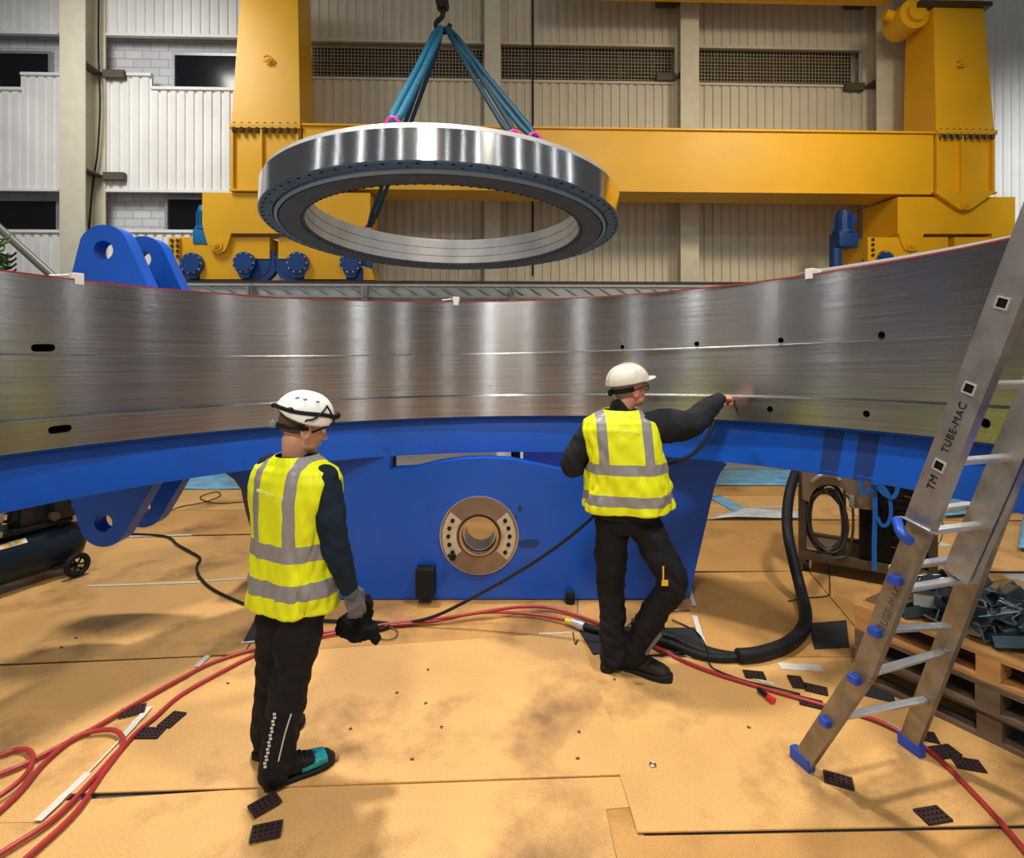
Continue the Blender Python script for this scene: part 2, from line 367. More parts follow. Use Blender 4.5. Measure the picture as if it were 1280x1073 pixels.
# upper girder
bm = NB(); ug, zg = cpt(860, 8); zg = 10.0; bx(bm, cu(700), cu(1140), .1, .9, zg, zg+1.5); obj('upper_girder', bm, yellow, CR)
def bolts(bm, pl, pr, py, n, v=-.05, r=.035, dz=-.05, h=.07):
    for i in range(n):
        px = pl+(pr-pl)*(i+.5)/n; u, z = cpt(px, py); cyl(bm, (u, v, z+dz-h/2), (u, v, z+dz+h/2), r, seg=6)
dk = mat('dark_bolt', (.05, .035, .02), .5)
def leg(tl, tr, bl, br, pyf, pyb, side, pyt=-60):
    L = bpy.data.objects.new('crane_leg', None); COL.objects.link(L); L.parent = CR
    D = 1.0
    (ul, zf), (ur, _) = cpt(bl, pyf), cpt(br, pyf); zf = cz(pyf, (bl+br)/2)
    zb_ = cz(pyb, (bl+br)/2); zt_ = cz(pyt, (tl+tr)/2); tl_, tr_ = cu(tl), cu(tr)
    bm = NB(); loft(bm, [[Vector((ul, 0, zf)), Vector((ur, 0, zf)), Vector((ur, D, zf)), Vector((ul, D, zf))],
                         [Vector((tl_, .12, zt_)), Vector((tr_, .12, zt_)), Vector((tr_, D-.1, zt_)), Vector((tl_, D-.1, zt_))]])
    obj('tapered_column', bm, yellow, L)
    bm = NB(); bx(bm, ul-.02, ur+.02, -.06, D+.06, zf-.03, zf+.03); bx(bm, ul-.02, ur+.02, -.06, D+.06, zf-.07, zf-.035); obj('flange', bm, yellow, L)
    bm = NB(); n = 9
    for i in range(n): u = ul+(ur-ul)*(i+.5)/n; cyl(bm, (u, -.035, zf-.16), (u, -.035, zf-.06), .045, seg=6); cyl(bm, (u, -.035, zf+.03), (u, -.035, zf+.05), .03, seg=6)
    obj('flange_bolt', bm, dk, L)['kind'] = 'stuff'
    bm = NB(); bx(bm, ul, ur, .05, D, zb_, zf-.07)
    for f in (0, .42, .95): u = ul+(ur-ul)*f; bx(bm, u, u+.05, -.03, .05, zb_, zf-.07)
    bx(bm, ul-.03, ur+.03, -.04, D, zb_-.04, zb_); obj('base_box', bm, yellow, L)
    c = (tl_+tr_)/2+.0; z = zf+(zt_-zf)*.38; bm = NB(); tube(bm, [(c+.09*cos(a), -.0-.03, z+.07*sin(a)) for a in [i*pi/6 for i in range(-5, 6)]], .02, 8)
    bx(bm, c-.03, c+.03, -.05, .12, z-.03, z+.03); obj('lifting_eye', bm, yellow, L)
    return L, ul, ur, zb_
leg(301, 369, 289, 375, 157, 237, -1); leg(1171, 1230, 1170, 1243, 165, 240, 1)
u, z = cpt(1160, 6); 
bm = NB(); u_, z_ = cpt(1185, 4); bx(bm, cu(1150), cu(1240), -.02, 1.0, z_-.05, z_+.05); obj('top_flange', bm, dk, CR)
bm = NB(); u_, z_ = cpt(1152, 10); cyl(bm, (u_, .2, z_), (u_, .8, z_), .34, seg=32); cyl(bm, (u_, .1, z_), (u_, .2, z_), .2, seg=20); cyl(bm, (cu(1125), .5, z_+.15), (cu(1150), .5, z_), .12); obj('slewing_hinge', bm, yellow, CR)
# pivots + bogies
def pin(par, px, py, v, r=.13):
    u, z = cpt(px, py); bm = NB(); cyl(bm, (u, v-.03, z), (u, v, z), r, seg=24); cyl(bm, (u, v-.055, z), (u, v-.03, z), r*.55, seg=20); cyl(bm, (u, v-.075, z), (u, v-.05, z), r*.25, seg=12)
    bx(bm, u-r*.9, u-r*.55, v-.04, v-.02, z-.02, z+.02); obj('pivot_pin', bm, yellow, par)
def wheelset(par, px, py, rpx=15, wheel=True, dx=0):
    u, z = cpt(px, py); r = rpx*YC/FPX*1.0
    H = bpy.data.objects.new('wheel', None); COL.objects.link(H); H.parent = par
    bm = NB(); cyl(bm, (u, .06, z), (u, .17, z), r, seg=32); cyl(bm, (u, .03, z), (u, .06, z), r*.8, seg=32)
    prism(bm, [(u-r*.9, z-r*.2), (u+r*.9, z-r*.2), (u+r*.4, z-r*1.35), (u-r*.4, z-r*1.35)], .09, .19); obj('hub', bm, blued, H, smooth=40)
    bm = NB()
    for i in range(10): a = 2*pi*i/10; cyl(bm, (u+r*.88*cos(a), .04, z+r*.88*sin(a)), (u+r*.88*cos(a), .06, z+r*.88*sin(a)), .02, seg=6)
    o = obj('hub_bolt', bm, steel, H); o['kind'] = 'stuff'
    zr = cz(352, px); R_ = .39; zc = zr+R_+.03; uc = u+dx
    bm = NB(); cyl(bm, (uc, .24, zc), (uc, .46, zc), R_, seg=48); cyl(bm, (uc, .21, zc), (uc, .24, zc), R_+.03, seg=48); cyl(bm, (uc, .195, zc), (uc, .21, zc), R_*.75, seg=48); obj('tread', bm, blued, H, smooth=40)
def motor(par, px, pyt, pyb, m, v=.3, r=.13):
    u, zt_ = cpt(px, pyt); _, zb_ = cpt(px, pyb); bm = NB()
    cyl(bm, (u, v, zt_-.12), (u, v, zt_), r*.98, r*.75, seg=24); cyl(bm, (u, v, zb_+.3), (u, v, zt_-.12), r, seg=24)
    for i in range(16): a = 2*pi*i/16; bx(bm, -.006, .006, -r-.025, -r+.01, zb_+.32, zt_-.14, M=Matrix.Translation((u, v, 0)) @ Matrix.Rotation(a, 4, 'Z'))
    cyl(bm, (u, v, zb_+.24), (u, v, zb_+.3), r*1.35, seg=24); bx(bm, u-r*1.3, u+r*1.3, v-r*1.2, v+r*1.2, zb_-.1, zb_+.24, bev=.03); bx(bm, u+r*.6, u+r*1.5, v-.08, v+.08, zb_+.45, zb_+.65)
    obj('drive_motor', bm, m, par, smooth=40)
B1 = bpy.data.objects.new('bogie', None); COL.objects.link(B1); B1.parent = CR
cprism('equaliser_beam', [(251, 240), (352, 240), (352, 291), (287, 291), (283, 305), (279, 313), (270, 317), (261, 313), (257, 303), (251, 280)], .06, .16, B1)
cprism('equaliser_core', [(251, 240), (462, 240), (462, 290), (251, 290)], .18, .85, B1)
cprism('equaliser_beam', [(352, 240), (462, 240), (462, 291), (352, 291)], .06, .16, B1)
cprism('wheel_box', [(207, 295), (333, 295), (333, 322), (300, 322), (299, 348), (245, 348), (241, 322), (222, 322), (222, 349), (207, 349)], .17, .9, B1)
cprism('wheel_box', [(344, 295), (448, 295), (448, 330), (462, 335), (466, 349), (452, 349), (452, 334), (432, 332), (430, 348), (377, 348), (375, 322), (344, 322)], .17, .9, B1)
cprism('end_plate', [(207, 296), (221, 296), (221, 349), (207, 349)], .10, .17, B1)
bm = NB()
for i in range(4):
    for x in (212, 219): u, z = cpt(x, 300+i*6.6); cyl(bm, (u, .07, z), (u, .10, z), .035, seg=12)
obj('bolt_row', bm, dk, B1)['kind'] = 'stuff'
pin(B1, 269, 306, .06)
for x, dx in ((237, .12), (303, .22), (370, -.12), (437, 0)): wheelset(B1, x, 329 if x < 300 else 328, 13.5, dx=dx)
motor(B1, 246, 253, 298, mat('light_motor_blue', (.01, .16, .40), .4)); motor(B1, 451, 255, 300, mat('dark_motor', (.012, .012, .018), .5), .4)
B2 = bpy.data.objects.new('bogie', None); COL.objects.link(B2); B2.parent = CR
cprism('hanger_plate', [(1163, 241), (1240, 241), (1212, 261), (1206, 264), (1198, 264), (1192, 261)], -.10, .0, B2); pin(B2, 1202, 257, -.10, .12)
cprism('equaliser_beam', [(1124, 246), (1270, 246), (1270, 310), (1241, 310), (1241, 292), (1156, 292), (1152, 304), (1148, 312), (1140, 315), (1132, 312), (1128, 304), (1124, 292)], .02, .9, B2)
bm = NB(); (a, za), (b, zb2) = cpt(1124, 246), cpt(1124, 292); prism(bm, [(a-.02, zb2), (a, zb2), (a, za), (a-.02, za)], .02, 1.2); obj('equaliser_end', bm, yellow, B2)
pin(B2, 1140, 307, .02, .12)
cprism('wheel_box', [(1087, 296), (1188, 296), (1188, 349), (1087, 349)], .06, 1.1, B2); cprism('wheel_box', [(1196, 296), (1262, 296), (1262, 349), (1196, 349)], .06, 1.1, B2)
bm = NB()
for i in range(4): u, z = cpt(1093, 299+i*6.5); cyl(bm, (u, .03, z), (u, .06, z), .035, seg=12)
obj('bolt_row', bm, dk, B2)['kind'] = 'stuff'
wheelset(B2, 1109, 325, 12.5); wheelset(B2, 1166, 326, 12.5); wheelset(B2, 1230, 326, 12.5)
motor(B2, 1072, 257, 300, blued, .5, .17); cprism('guard_plate', [(1063, 342), (1087, 335), (1087, 352), (1063, 352)], .1, .7, B2)
bm = NB(); cyl(bm, (*(cu(1060),), .45, cz(318, 1060)-.35), (cu(1060), .45, cz(318, 1060)+.2), .13); obj('gearbox', bm, blued, B2)

# ---- crane track on its grey steel platform
T = frame('crane_track', YC, 'dark crane rail on a grey steel trackway behind the machined ring', 'rail')
zr = cz(352, 600)
bm = NB(); bx(bm, cu(-80), cu(1400), .18, .40, zr-.01, zr+.03); bx(bm, cu(-80), cu(1400), -.0, .55, zr-.06, zr-.01); obj('rail', bm, mat('rusty_rail', (.055, .028, .018), .6), T)
bm = NB(); bx(bm, cu(-80), cu(1400), -.05, -.0, zr-.36, zr-.10); bx(bm, cu(-80), cu(1400), -.10, .05, zr-.12, zr-.07)
bx(bm, cu(-80), cu(1400), 0, 1.2, zr-.85, zr-.37); obj('platform', bm, mat('pale_grey_steel', (.42, .44, .44), .5, var=.1), T)
bm = NB()
for i in range(60):
    u = cu(-60)+i*.38; cyl(bm, (u, -.08, zr-.14), (u+.3, -.08, zr-.34), .02, seg=6)
bx(bm, cu(-80), cu(1400), -.12, -.08, zr-.36, zr-.32); obj('lattice', bm, greym, T)
for px in (320, 460, 640, 900):
    bm = NB(); u = cu(px); bx(bm, u-.04, u+.04, -.35, -.05, zr-.42, zr-.14); bx(bm, u-.05, u+.05, -.35, -.30, zr-1, zr-.1); obj('bracket', bm, greym, T)

# ================================================================ bearing ring on slings
BR = thing('bearing_ring', 'large round steel bearing ring with a mirror-bright rim hanging from blue slings', 'ring', (-.95, 8.0, 0))
NR, FR = 1.83, 1.39         # height of the underside above eye, near and far
RO = 2.45
tilt = (FR-NR)/(2*RO)
BR.location = (-.95, 8.0, CH+(NR+FR)/2); BR.rotation_euler = (math.atan(tilt), R(.3), 0)
def rev(name, prof, m, par, n=180, a0=0, a1=2*pi, uvs=True, smooth=30, tf=None, closed_prof=True, mats=None):
    """revolve (r, z) profile about local z; uv = (arc length, profile length)"""
    bm = NB(); full = abs(a1-a0-2*pi) < 1e-6; k = n if full else n+1; R0 = sum(p[0] for p in prof)/len(prof)
    rings = [[bm.verts.new((r*cos(a0+(a1-a0)*i/n), r*sin(a0+(a1-a0)*i/n), z)) for r, z in prof] for i in range(k)]
    uvl = bm.loops.layers.uv.new('UVMap'); q = len(prof); acc = [0]
    for j in range(q): acc.append(acc[-1]+(Vector(prof[(j+1) % q])-Vector(prof[j])).length)
    for i in range(n):
        A, B = rings[i], rings[(i+1) % k]
        for j in range(q if closed_prof else q-1):
            f = bm.faces.new((A[j], B[j], B[(j+1) % q], A[(j+1) % q]))
            ua, ub = (a1-a0)*i/n*R0, (a1-a0)*(i+1)/n*R0
            for l, (uu, vv) in zip(f.loops, ((ua, acc[j]), (ub, acc[j]), (ub, acc[j+1]), (ua, acc[j+1]))): l[uvl].uv = (uu, vv)
    if not full and closed_prof: bm.faces.new(rings[0]); bm.faces.new(rings[-1][::-1])
    if tf: 
        for v in bm.verts: v.co = tf(v.co)
    return obj(name, bm, m, par, smooth=smooth, mats=mats)
bface = mat('blue_grey_steel', (.13, .22, .38), .34, .45, var=.12, vscale=3)  # blue reflection on the underside is put into the base colour
# profile from photo: rim height .37, chamfer, stepped underside, bore
rev('outer_rim', [(RO, .0), (RO, .335), (RO-.02, .35), (RO-.02, 0)], millB, BR, 220)
rev('top_chamfer', [(RO, .337), (RO-.03, .40), (RO-.5, .42), (RO-.5, .36)], mat('matt_steel', (.62, .63, .65), .5, .5, var=.1), BR, 220)
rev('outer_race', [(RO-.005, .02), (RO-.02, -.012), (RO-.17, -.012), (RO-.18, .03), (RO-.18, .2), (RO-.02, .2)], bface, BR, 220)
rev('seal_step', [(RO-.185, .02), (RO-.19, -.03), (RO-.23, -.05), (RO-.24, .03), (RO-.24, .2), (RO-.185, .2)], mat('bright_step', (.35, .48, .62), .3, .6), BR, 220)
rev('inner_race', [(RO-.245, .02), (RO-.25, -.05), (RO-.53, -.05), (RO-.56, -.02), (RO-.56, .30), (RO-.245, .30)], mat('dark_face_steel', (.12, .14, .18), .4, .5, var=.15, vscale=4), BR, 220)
rev('bore_liner', [(RO-.562, -.015), (RO-.562, .38), (RO-.54, .38), (RO-.54, 0)], mat('pale_bore', (.55, .57, .58), .45, .35, var=.08), BR, 220)
rev('bore_groove', [(RO-.564, .10), (RO-.564, .106), (RO-.56, .106), (RO-.56, .10)], black, BR, 220); rev('bore_groove', [(RO-.564, .24), (RO-.564, .246), (RO-.56, .246), (RO-.56, .24)], black, BR, 220)
# 72 + 90 blind holes drawn as recessed cups
def cup(bm, c, r, d, up=1):
    k = 10; a = [bm.verts.new((c[0]+r*cos(2*pi*i/k), c[1]+r*sin(2*pi*i/k), c[2]-.003)) for i in range(k)]
    bm.faces.new(a)
hm = mat('hole_black', (.004, .004, .005), .9)
bm = NB()
for i in range(84): a = 2*pi*i/84; cyl(bm, ((RO-.055)*cos(a), (RO-.055)*sin(a), -.016), ((RO-.055)*cos(a), (RO-.055)*sin(a), .01), .017, seg=10)
obj('bolt_hole', bm, hm, BR)['kind'] = 'stuff'
bm = NB()
for i in range(120): a = 2*pi*i/120; cyl(bm, ((RO-.52)*cos(a), (RO-.52)*sin(a), -.055), ((RO-.52)*cos(a), (RO-.52)*sin(a), -.02), .014, seg=10)
obj('bolt_hole', bm, hm, BR)['kind'] = 'stuff'
bm = NB()
for i in range(26): a = 2*pi*(i+.3)/26; cyl(bm, ((RO-.135)*cos(a), (RO-.135)*sin(a), -.016), ((RO-.135)*cos(a), (RO-.135)*sin(a), .01), .012, seg=10)
obj('grease_port', bm, hm, BR)['kind'] = 'stuff'
# hook + slings
bpy.context.view_layer.update()
MB = BR.matrix_world.copy()
APX = P(553, 22, 8.0)
HK = thing('crane_hook', 'black crane hook block at the top edge holding the blue slings', 'hook', APX)
bm = NB(); bx(bm, -.07, .07, -.06, .06, .12, .9, bev=.02); cyl(bm, (0, -.08, .2), (0, .08, .2), .09); obj('block', bm, black, HK, smooth=40)
bm = NB(); tube(bm, crom([(0, 0, .15), (0, 0, .02), (-.09, 0, -.08), (-.05, 0, -.19), (.06, 0, -.2), (.11, 0, -.1)], 6), .035, 10); obj('hook', bm, black, HK, smooth=60)
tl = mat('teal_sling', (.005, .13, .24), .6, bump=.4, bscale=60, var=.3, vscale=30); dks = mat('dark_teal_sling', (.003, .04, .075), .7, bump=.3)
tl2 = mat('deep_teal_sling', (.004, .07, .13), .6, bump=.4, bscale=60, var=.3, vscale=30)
def sling(px1, py1, rr, ang, m, label, dx=.0, r=.045):
    q = MB @ Vector(((RO-rr)*cos(ang), (RO-rr)*sin(ang), .46)); t = thing('lifting_sling', label, 'sling', q)
    p = APX+Vector((dx, 0, -.14))-q; bm = NB()
    s = .045
    for k in (-1, 1):
        off = Vector((k*s, 0, 0)); tube(bm, [Vector((0, 0, .06))+off*.5, p*.08+off+Vector((0, 0, .04)), p*.5+off, p*.9+off*.9, p+off*.3], [r*.7, r, r*.9, r, r*.7], 10)
    obj('round_sling', bm, m, t, smooth=60)
    pk = mat('pink_shackle', (.75, .02, .28), .4)
    bm = NB(); tube(bm, [(.07*cos(a), 0, .02+.09*sin(a)) for a in [pi*i/10 for i in range(11)]], .02, 8); bx(bm, -.09, -.05, -.02, .02, -.06, .03); bx(bm, .05, .09, -.02, .02, -.06, .03); cyl(bm, (-.12, 0, -.05), (.12, 0, -.05), .018); obj('shackle', bm, pk, t, smooth=50)
    bm = NB(); cyl(bm, (0, 0, -.10), (0, 0, -.05), .05); obj('eye_bolt', bm, steel, t)
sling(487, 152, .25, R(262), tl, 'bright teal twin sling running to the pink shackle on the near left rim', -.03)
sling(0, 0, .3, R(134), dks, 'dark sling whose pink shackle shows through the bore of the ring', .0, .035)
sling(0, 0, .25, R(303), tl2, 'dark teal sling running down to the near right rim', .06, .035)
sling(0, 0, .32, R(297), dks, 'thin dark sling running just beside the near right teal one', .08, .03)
# ================================================================ large machined ring on blue supports
RC = Vector((-.20, 2.0, 0)); RR = 2.43
A0, A1 = R(-28), R(208)
def tilt_(c): return Vector((c.x, c.y, c.z+.0191*c.x-.0416*c.y))
LR = thing('machined_ring', 'huge brushed steel ring wall on blue welded supports curving around the two workers', 'ring', RC)
ZT = 2.383
prof = [(RR+.32, ZT), (RR, ZT), (RR, ZT-.405), (RR-.012, ZT-.412), (RR-.012, ZT-.732), (RR-.05, ZT-.742), (RR-.05, ZT-.90), (RR+.32, ZT-.90)]
face = rev('machined_face', prof, None, LR, 200, A0, A1, smooth=25, tf=tilt_, mats=[millA, hm])
lit = mat('bare_edge_steel', (.75, .76, .78), .25, 1.0)
rev('step_edge', [(RR-.002, ZT-.406), (RR-.018, ZT-.414), (RR-.010, ZT-.414)], lit, LR, 200, A0, A1, tf=tilt_)
rev('step_edge', [(RR-.012, ZT-.733), (RR-.057, ZT-.745), (RR-.05, ZT-.745)], lit, LR, 200, A0, A1, tf=tilt_)
def hit(px, py, rad):
    """ray through a pixel -> angle and height on the ring's inner cylinder"""
    d = Vector(((px-640)/FPX, 1)); c = RC.xy; A = d.dot(d); B = -2*d.dot(c); C = c.dot(c)-rad*rad
    s = (-B+sqrt(B*B-4*A*C))/(2*A); q = d*s; return q-c, CH-(py-HOR)/FPX*s
cuts = []
def hole(px, py, r, slot=0):
    q, z = hit(px, py, RR); n = Vector((q.x, q.y, 0)).normalized(); t = Vector((-n.y, n.x, 0))
    c = Vector((q.x, q.y, z))
    ks = [0] if not slot else [-slot+2*slot*i/6 for i in range(7)]
    if slot:
        def f(bm, c=c):
            pts = [(slot+r*cos(a), r*sin(a)) for a in [(-pi/2)+pi*i/10 for i in range(11)]]+[(-slot+r*cos(a), r*sin(a)) for a in [(pi/2)+pi*i/10 for i in range(11)]]
            M = Matrix.Translation(c) @ Matrix(((t.x, n.x, 0, 0), (t.y, n.y, 0, 0), (0, 0, 1, 0), (0, 0, 0, 1)))
            prism(bm, pts, -.12, .2, M=M)
        cuts.append(f)
    else: cuts.append(lambda bm, c=c: cyl(bm, c-n*.12, c+n*.2, r, seg=24))
for p in ((778, 434, .016), (871, 430, .018), (976, 425.5, .018), (1102, 419, .020), (967, 511, .019), (1090, 517, .019), (1243, 529, .022)): hole(*p)
hole(54, 435, .020, .035); hole(68, 536, .020, .035)
boolean_cut(face, cuts)
face.data.set_sharp_from_angle(angle=R(25))
# blue weldment under the steel
rev('blue_flange', [(RR+.30, ZT-.903), (RR-.02, ZT-.903), (RR-.02, ZT-.915), (RR+.03, ZT-.925), (RR-.035, ZT-1.165), (RR-.035, ZT-1.185), (RR+.30, ZT-1.185)], blue, LR, 160, A0, A1, tf=tilt_)
rev('outer_shell', [(RR+.325, ZT-1.2), (RR+.325, ZT+.02), (RR+.40, ZT+.02), (RR+.40, ZT-1.2)], mat('outer_grey', (.30, .31, .32), .45, .6), LR, 160, A0, A1, tf=tilt_)
rev('protective_edge', [(RR+.01, ZT), (RR-.004, ZT), (RR-.004, ZT+.008), (RR+.01, ZT+.008)], mat('red_edge_strip', (.35, .03, .02), .6), LR, 160, A0, A1, tf=tilt_)
rev('blue_shell', [(RR+.405, ZT-1.2), (RR+.405, ZT+.0), (RR+.41, ZT+.0), (RR+.41, ZT-1.2)], blue, LR, 160, A0, A1, tf=tilt_)
rev('rear_rail', [(RR+.36, ZT-.3), (RR+.36, ZT+.075), (RR+.37, ZT+.09), (RR+.43, ZT+.09), (RR+.43, ZT-.3)], mat('matt_grey', (.26, .27, .27), .6), LR, 40, R(-28), R(38), tf=tilt_)
# darker tape bands on the blue flange
for px in (1040, 1083):
    q, z = hit(px, 570, RR-.0); a = atan2(q.y, q.x)
    rev('masking_band', [(RR+.028, ZT-.93), (RR+.024, ZT-.93), (RR-.040, ZT-1.185), (RR-.034, ZT-1.185)], mat('dark_blue_paint', (.002, .03, .17), .5), LR, 6, a-.022, a+.022, tf=tilt_)
# lugs at the left: two parallel plates with an eye above and below
def lugp(Y, x0):
    bm = NB(); k = Y/3.6
    def q(px, py): v = P(px, py, 3.6); return (v.x, v.z)
    def arc(cx, cz, r, a0, a1, n=10): return [(cx+r*cos(R(a0+(a1-a0)*i/n)), cz+r*sin(R(a0+(a1-a0)*i/n))) for i in range(n+1)]
    c = q(129, 313); cb = q(129, 654)
    up = [q(213, 420)]+arc(c[0], c[1], .165, 22, 152)+[q(70, 420)]
    prism(bm, [(x+x0, z) for x, z in up], Y, Y+.11, hole=(c[0]+x0, c[1], .063)); 
    dn = [q(70, 570)]+arc(cb[0], cb[1], .155, 205, 335)+[q(213, 570)]
    return bm, [(x+x0, z) for x, z in dn], (cb[0]+x0, cb[1], .058)
for i, (Y, lab) in enumerate(((3.6, 'front'), (3.98, 'rear'))):
    bm, dn, h = lugp(Y, 0); bmesh.ops.transform(bm, matrix=Matrix.Translation(-RC), verts=bm.verts)
    o = obj('upper_lug', bm, blue, LR)
    bm = NB(); prism(bm, dn, Y, Y+.11, hole=h); bmesh.ops.transform(bm, matrix=Matrix.Translation(-RC), verts=bm.verts)
    o = obj('lower_lug', bm, blue, LR)
# central support plate
YP = 4.27; TP = .12
def q(px, py): v = P(px, py, YP); return (v.x, v.z)
arch = [q(487, 587), q(520, 585), q(550, 578), q(580, 574), q(610, 573), q(640, 575), q(670, 581), q(700, 587), q(742, 588)]
pts = [q(272, 560), q(487, 560)]+arch+[q(742, 560), q(908, 560), q(904, 580), q(895, 592), q(889, 606), q(857, 745), q(856, 749), q(716, 749), q(420, 749), q(345, 749), q(312, 640), q(306, 612), q(298, 600), q(284, 590)]
hc = q(599, 669)
bm = NB(); prism(bm, pts, YP, YP+TP, hole=(hc[0], hc[1], .27)); bmesh.ops.transform(bm, matrix=Matrix.Translation(-RC), verts=bm.verts)
o = obj('support_plate', bm, blue, LR)
# side ribs along both flanks of the plate, the left one brown
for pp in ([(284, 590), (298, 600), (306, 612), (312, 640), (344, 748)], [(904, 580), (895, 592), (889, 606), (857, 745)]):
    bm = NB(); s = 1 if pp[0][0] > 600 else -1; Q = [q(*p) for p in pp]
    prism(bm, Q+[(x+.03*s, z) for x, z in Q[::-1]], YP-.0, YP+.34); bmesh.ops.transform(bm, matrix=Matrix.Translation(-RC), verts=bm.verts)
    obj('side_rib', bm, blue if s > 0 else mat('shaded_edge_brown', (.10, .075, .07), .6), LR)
# small post inside the arch gap
bm = NB(); v = P(494, 578, 4.5); bx(bm, v.x-.012, v.x+.012, 4.45, 4.5, v.z-.12, v.z+.12); bmesh.ops.transform(bm, matrix=Matrix.Translation(-RC), verts=bm.verts); obj('thin_post', bm, blue, LR)
# bearing flange in the plate
HB = bpy.data.objects.new('bearing_flange', None); COL.objects.link(HB); HB.parent = LR; HB.location = Vector((hc[0], YP, hc[1]))-RC; HB.rotation_euler = (pi/2, 0, 0)
# local z -> toward camera (-y), local x = x, local y = z
brown = mat('oiled_steel', (.24, .185, .15), .35, .7, var=.15, vscale=8)
rev('outer_plate', [(.292, -.01), (.292, .022), (.165, .022), (.150, .010), (.150, -.01)], brown, HB, 96)
rev('bush', [(.152, .012), (.150, .035), (.132, .035), (.128, -.20), (.15, -.20)], mat('bronze_bush', (.40, .32, .25), .2, 1.0), HB, 96)
rev('bush', [(.126, -.02), (.118, -.02), (.112, -.22), (.126, -.22)], steel, HB, 96)
rev('rim', [(.300, -.01), (.300, .012), (.293, .012), (.293, -.01)], steel, HB, 96)
cream = mat('worn_cream_plate', (.58, .50, .36), .5, .25, var=.1, vscale=15, dirt=(.25, .16, .08), dscale=9)
for s, c0 in ((0, 180), (1, 0)):
    o = rev('segment_plate', [(.278, .022), (.278, .032), (.172, .032), (.172, .022)], cream, HB, 24, R(c0-40), R(c0+40))
    for i in range(5):
        a = R(c0-31+15.5*i); bm = NB(); cyl(bm, (.232*cos(a), .232*sin(a), .030), (.232*cos(a), .232*sin(a), .040), .0155, seg=6 if 0 else 16); obj('bolt', bm, darkm, HB, smooth=40)
a = R(217); bm = NB(); cyl(bm, (.245*cos(a), .245*sin(a), .03), (.245*cos(a), .245*sin(a), .07), .024, seg=16); cyl(bm, (.245*cos(a), .245*sin(a), .05), (.29*cos(a), .27*sin(a)+.03, .055), .012); obj('grease_fitting', bm, darkm, HB, smooth=40)
# paint stains on the plate
for px, py, rx, rz in ((650, 636, .018, .028), (645, 647, .012, .012), (661, 680, .085, .035), (640, 691, .02, .018)):
    c = q(px, py); bm = NB(); n = 18
    ring = []
    for j in range(n):
        a = 2*pi*j/n; k = 1+.25*noise.noise(Vector((cos(a)*2+px, sin(a)*2, 0))); ring.append(Vector((c[0]+rx*k*cos(a), YP, c[1]+rz*k*sin(a)))-RC)
    top = [bm.verts.new(v+Vector((0, -.0015, 0))) for v in ring]; bot = [bm.verts.new(v+Vector((0, .001, 0))) for v in ring]
    bm.faces.new(top)
    for j in range(n): bm.faces.new((top[j], bot[j], bot[(j+1) % n], top[(j+1) % n]))
    obj('paint_stain', bm, mat('stain_blue', (.006, .04, .17), .6), LR)
# black boxes stuck on the plate
v = P(533.5, 723, YP); b_ = thing('magnet_box', 'matt black rectangular box stuck low on the blue plate under the round flange', 'box', (v.x, YP-.06, v.z))
bm = NB(); bx(bm, -.07, .07, -.05, .06, -.105, .105, bev=.008); obj('housing', bm, darkm, b_, smooth=40)
bm = NB(); bx(bm, -.062, .062, -.052, -.048, .06, .095, bev=.001); obj('lid', bm, black, b_)
v = P(712, 742, YP); bm = NB(); sph(bm, (0, 0, 0), (.035, .035, .045)); cyl(bm, (0, -.0, -.045), (0, 0, -.03), .04)
o = obj('rubber_plug', bm, darkm, smooth=50, loc=(v.x, YP-.045, .052)); tag(o, 'small round black rubber plug on the floor against the blue plate', 'plug')
# white clamps on the ring's top edge
for px, py, lab in ((97, 350, 'by the lug'), (570, 381, 'under the hanging ring'), (1013, 348, 'left of the right crane wheels')):
    qv, z = hit(px, py, RR+.01); n = Vector((qv.x, qv.y, 0)).normalized(); ang = atan2(qv.y, qv.x)-pi/2
    zt_ = ZT+.0191*qv.x-.0416*qv.y
    t = thing('edge_clamp', 'white clamp on the steel ring edge '+lab, 'clamp', RC+Vector((qv.x, qv.y, zt_+.008)), ang)
    bm = NB(); bx(bm, -.028, .028, -.012, .08, 0, .035, bev=.006); bx(bm, -.022, .022, -.022, -.012, -.03, .032, bev=.003); obj('jaw', bm, whitep, t)
    bm = NB(); cyl(bm, (-.03, .03, .02), (-.11, .05, .012), .006); obj('lever', bm, greym, t)
# left end: diagonal grey pole, green cable coil
o = NB(); tube(o, [P(-60, 232, 5.0), P(73, 352, 5.0)], .035, 14); p_ = obj('grey_pole', o, mat('dark_grey_tube', (.14, .14, .13), .45, .4), smooth=60); tag(p_, 'dark grey round pole slanting down behind the ring at the far left', 'pole')
bm = NB(); random.seed(4)
for k in range(7):
    c = P(-2, 300+k*6, 4.6); r_ = .09+.03*random.random(); ph = random.random()*3
    tube(bm, [(c.x+r_*cos(a+ph)*1.0, c.y+r_*.6*sin(a), c.z+.02*sin(2*a+ph)+.03*cos(a)) for a in [2*pi*i/20 for i in range(20)]], .008, 6, closed=True)
o = obj('coiled_wire', bm, mat('green_wire', (.06, .16, .03), .5), smooth=60); tag(o, 'loose coil of green and black wire at the left edge above the ring', 'wire')
bm = NB(); 
for k in range(4):
    c = P(-2, 318+k*7, 4.58); tube(bm, [(c.x+.13*cos(a), c.y+.07*sin(a), c.z+.02*sin(3*a)) for a in [2*pi*i/20 for i in range(20)]], .009, 6, closed=True)
obj('black_loop', bm, darkm, o, smooth=60)

